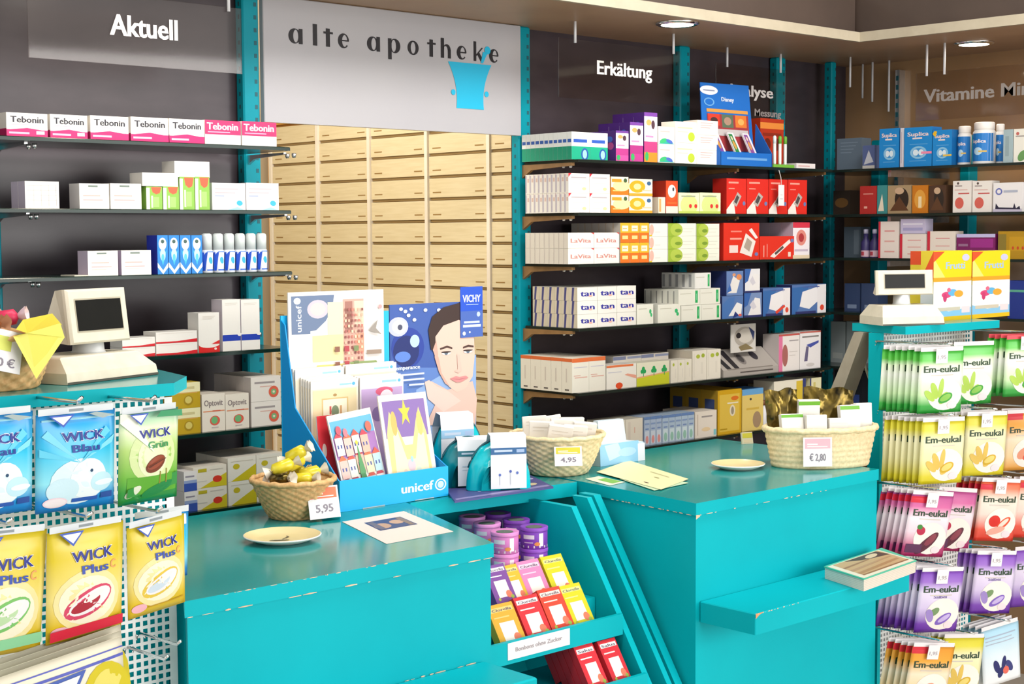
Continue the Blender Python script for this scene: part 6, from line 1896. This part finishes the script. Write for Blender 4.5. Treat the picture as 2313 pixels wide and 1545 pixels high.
for ex_, ey_ in ((1006, 797), (1055, 793)):
    u, v = pp(ex_, ey_)
    els += [('e', u, v, .055, .011, 'f0ece8'), ('e', u, v, .022, .011, '5c6c7c'), ('e', u, v + .006, .06, .005, '3c2c28')]
els += [('p', pl_([(1030, 800), (1036, 800), (1041, 836), (1033, 842), (1024, 838), (1032, 833)]), 'e4bcae'), ('p', pl_([(1014, 855), (1028, 849), (1036, 851), (1050, 848), (1056, 852), (1040, 862), (1028, 863)]), 'd88c8c'), ('p', pl_([(1014, 855), (1036, 855), (1056, 852), (1036, 857)]), 'b86c70')]
els += [('t', 'temperance', .03, pp(890, 836)[1], .022, .30, 'e4ecf8'), ('r', .05, pp(890, 850)[1], .38, pp(890, 846)[1], 'd4def0'), ('r', .12, pp(890, 862)[1], .38, pp(890, 858)[1], 'd4def0'), ('r', .2, pp(890, 874)[1], .38, pp(890, 870)[1], 'd4def0')]
mb.decal(flat((-w / 2, 0, 0), (w, 0, 0), (0, 0, h), (0, -1, 0)), els, step=.00012)
mb.build('printed_card', ps)
a2, b2, z2, h2 = span(1040, 1090, 648, 762, 'Y', PY - .004)
mb = MB()
w2 = b2 - a2
xo = (a2 + b2) / 2 - (a + b) / 2
mb.box(xo - w2 / 2, xo + w2 / 2, -.0045, -.0032, z2 - CZ, z2 - CZ + h2, '1c50c8')
mb.decal(flat((xo - w2 / 2, -.0045, z2 - CZ), (w2, 0, 0), (0, 0, h2), (0, -1, 0)), [('r', 0, 0, 1, .52, '4464b4'), ('t', 'VICHY', .1, .70, .14, .8, 'ecf2fa'), ('r', .25, .64, .8, .655, 'a8c0ec'), ('r', .15, .28, .85, .32, 'c8d8f4'), ('r', .1, .2, .9, .25, 'd8e4f8'), ('e', .15, .08, .07, .04, 'd8e0f0'), ('e', .8, .45, .08, .05, 'b8c8f0'), ('e', .4, .1, .04, .02, 'd8e0f0')])
tag(mb.build('header_tab', ps), 'bright blue tab with white lettering')

tr = [onZ(1027, 1133, CZ + .004), onZ(1250, 1100, CZ + .004), onZ(1175, 1062, CZ + .004), onZ(1000, 1096, CZ + .004)]
c = sum(tr, Vector()) / 4
t = thing('display_tray', (c.x, c.y, CZ + .0006), 'flat dark violet tray card under the turquoise pouches', 'display tray')
mb = MB()
Q = [(p - c) for p in tr]
mb.loft([[(q.x, q.y, 0) for q in Q], [(q.x, q.y, .0045) for q in Q]], '50508c', smooth=False)
mb.decal(lambda u, v, off: Q[0] + (Q[1] - Q[0]) * u + (Q[3] - Q[0]) * v + (Q[2] - Q[1] - Q[3] + Q[0]) * u * v + Vector((0, 0, .0045 + off)), [('r', .02, .04, .98, .12, '8c84b8'), ('e', .85, .25, .06, .06, 'd8c8a0'), ('e', .3, .3, .02, .03, 'a8a4d0'), ('e', .93, .5, .03, .04, 'a8a4d0')])
mb.build('tray_card', t)


def pouch(px, pybot, y, w, h, d, yaw, key, label, lab_w, lab_h, lab_u=.55, topcol='3c6ca0', dots=False):
    p = onY(px, pybot, y)
    t = thing('cosmetic_pouch', (p.x, y, CZ + .0058), label, 'cosmetic pouch', 'turquoise satin pouches', (0, 0, R(yaw)))
    mb = MB()
    n, mlt = 26, 9
    prof = []
    for i in range(n + 1):
        a_ = math.pi * i / n
        prof.append((w / 2 * math.cos(a_) * (1 - .04 * math.sin(a_)), h * max(0.0, math.sin(a_)) ** .8))
    rings = []
    for j in range(mlt + 1):
        v_ = j / mlt
        s_ = (math.sin(math.pi * (.1 + .8 * v_))) ** .45
        rings.append([(x * s_, (v_ - .5) * d, max(z * s_ + .002 * math.sin(5 * x * 40 + j), 0)) for x, z in prof])
    vs = [p_ for r_ in rings for p_ in r_]
    fs = [(j * (n + 1) + i, j * (n + 1) + i + 1, (j + 1) * (n + 1) + i + 1, (j + 1) * (n + 1) + i) for j in range(mlt) for i in range(n)]
    fs += [tuple(range(n + 1)), tuple(reversed(range(mlt * (n + 1), (mlt + 1) * (n + 1))))]
    mb.mesh(vs, [f[::-1] for f in fs], key, True)
    mb.build('satin_body', t)
    mb = MB()
    mb.tube([(x * 1.0, 0, z * 1.0 + .002) for x, z in prof[3:-3]], .0028, '1c5c68', 8)
    mb.build('zip', t)
    mb = MB()
    x0 = (lab_u - .5) * w
    y0 = -d / 2 - .004
    path = [(y0, .004), (y0, lab_h * .78), (y0 + .006, lab_h), (d * .1, max(lab_h, h) + .004), (d / 2 + .004, lab_h * .8), (d / 2 + .004, .004)]
    for (ya, za_), (yb_, zb2) in zip(path, path[1:]):
        mb.face([(x0 - lab_w / 2, ya, za_), (x0 + lab_w / 2, ya, za_), (x0 + lab_w / 2, yb_, zb2), (x0 - lab_w / 2, yb_, zb2)], 'eceff4')
    dd = [('r', 0, .84, 1, 1, topcol), ('r', .1, .9, .6, .95, 'c8d8ec'), ('r', .72, .88, .94, .96, 'a8c0e4')]
    if dots:
        dd += [('e', .25, .34, .035, .035, '5c74c0'), ('e', .55, .42, .035, .035, '4c60b0'), ('e', .74, .38, .035, .035, '5c74c0'), ('r', .24, .1, .26, .3, 'd0d4dc'), ('r', .54, .1, .56, .38, 'd0d4dc')]
    else:
        dd += [('r', .12, .55, .8, .58, 'c8d8e8'), ('r', .12, .45, .7, .47, 'd4dce8')]
    mb.decal(flat((x0 - lab_w / 2, y0, .004), (lab_w, 0, 0), (0, 0, lab_h * .78 - .004), (0, -1, 0)), dd, base=.0006)
    tag(mb.build('label_band', t), 'white paper band with blue print')
    return t


pouch(1034, 1065, 2.785, .145, .16, .05, -18, SATIN, 'turquoise pouch standing rearmost before the poster', .085, .165, .42, '9cc8e8')
pouch(1058, 1095, 2.712, .15, .115, .045, -30, SATIND, 'dark teal pouch, middle one of three', .09, .112, .6, '2c7888')
pouch(1126, 1110, 2.632, .155, .115, .05, -30, SATIN, 'shiny turquoise pouch nearest the tray front', .085, .128, .62, '3c6ca0', True)

# ---------------------------------------------------------------- tins and candy cartons in the slanted display
def tin(px, py, ztop, c1, c2, label, two=False, lid=True):
    p = onZ(px, py, ztop)
    r, hh = .031, .0485
    for k in range(2):
        zt_ = ztop - (1 - k) * hh
        t = thing('candy_tin', (p.x, p.y, zt_ - hh + .0004), label + (', upper of the pile' if k else ', lower of the pile'), 'candy tin', 'violet and pink candy tins')
        mb = MB()
        mb.lathe([(r * .95, 0), (r, .002), (r, hh - .007), (r * .96, hh - .006)], c1, 28)
        fn = lambda u, v, off: Vector(((r + off) * math.sin((u - .5) * 4.4 + R(-42)), -(r + off) * math.cos((u - .5) * 4.4 + R(-42)), hh * (.06 + .76 * v)))
        fn.curved = True
        mb.decal(fn, [('r', .0, .0, 1, .14, 'd8ccd8'), ('r', .3, .55, .5, .8, 'e4dcea'), ('r', .58, .1, .66, .9, 'f0e8f0'), ('e', .55, .25, .05, .12, 'e08c4c'), ('r', .32, .3, .48, .36, 'd0b8d8')])
        mb.build('tin_body', t)
        mb = MB()
        mb.lathe([(r * 1.03, hh - .008), (r * 1.04, hh - .001), (r * .98, hh), (r * .72, hh - .0025), (.001, hh - .003)], c2, 28, cap=False)
        mb.lathe([(r * .62, hh - .0018), (.001, hh - .0016)], '6c7468', 22, cap=False)
        mb.build('lid', t)


ZT = .938
tin(1140, 1199, ZT, 'd47cc0', 'e08ccc', 'pink candy tin in front')
tin(1206, 1188, ZT, '7c3cb4', '8c4cc0', 'violet candy tin in front at the right')
tin(1166, 1172, ZT, '7030a0', '7c3cac', 'violet candy tin in the second row')
tin(1100, 1180, ZT, 'd080c4', 'dc90d0', 'pink candy tin in the second row')
tin(1066, 1165, ZT, 'c878c0', 'd488cc', 'pink candy tin at the left rear')
tin(1124, 1158, ZT, '7030a0', '7c3cac', 'violet candy tin in the rear row')


def candy(px, py, w, h, c, c2, label, off=.0, group='candy cartons in the slanted display', d=.02, txt='Clorella', dy=0.0):
    """px, py: centre of the front; the carton leans back on the slanted display"""
    n_ = Vector((0, -1, -.0)).normalized()
    sl = .64
    n_ = Vector((0, -1, sl)).normalized()
    p0 = Vector((0, slant(.80) + .012 + off, .80))
    p = onP(px, py, p0, n_)
    lean = math.atan(sl)
    me = carton('candy_box', w, d, h, c, [('r', .05, .02, .95, .98, c), ('r', .06, .82, .94, .92, c2), ('t', txt, .12, .835, .06, .76, '5c5868'), ('r', .22, .14, .80, .58, 'f4ece4'), ('e', .72, .2, .14, .1, 'e07c60'), ('e', .84, .12, .08, .05, '9cb84c'), ('r', .1, .68, .7, .71, c2), ('e', .2, .1, .06, .04, 'a8b848')])
    base = p - Vector((0, sl, 1)).normalized() * (h / 2) + Vector((0, dy, 0))
    o = link('candy_box', me, None, base, (-lean, 0, 0))
    tag(o, label, 'sweets box', group)


candy(1146, 1412, .072, .098, 'dca838', 'e8c878', 'honey yellow candy carton, first in the lower row')
candy(1204, 1393, .070, .098, 'd8343c', 'f0e4e0', 'crimson candy carton, second in the lower row')
candy(1256, 1375, .068, .098, 'e04834', 'f0d8d0', 'red candy carton, third in the lower row')
candy(1303, 1366, .066, .098, 'd4cc24', 'e8e488', 'lime yellow candy carton, last in the lower row')
candy(1130, 1318, .06, .088, '7c4c98', 'f0e8f0', 'violet and white candy carton in the upper row', .035)
candy(1163, 1318, .05, .088, 'd8b434', 'e8d488', 'narrow yellow candy carton in the upper row', .036)
candy(1208, 1312, .068, .1, 'e484b4', 'f4c8dc', 'rose pink candy carton in the upper row', .036)
candy(1262, 1300, .066, .1, 'd4cc24', 'e8e488', 'lime yellow candy carton in the upper row', .037)
for k in range(5):
    candy(1336, 1505, .058, .1, 'd8303c', 'f4e8e4', 'red and white carton on the lower shelf, %s' % ('frontmost left', 'second behind', 'third behind', 'fourth behind', 'fifth behind')[k], .0, 'red cartons on the lower shelf', .018, 'Salus', .0235 * k)
candy(1388, 1492, .056, .1, 'd8303c', 'f4e8e4', 'red and white carton on the lower shelf, nearest the side rail', .0, 'red cartons on the lower shelf', .018, 'Salus')
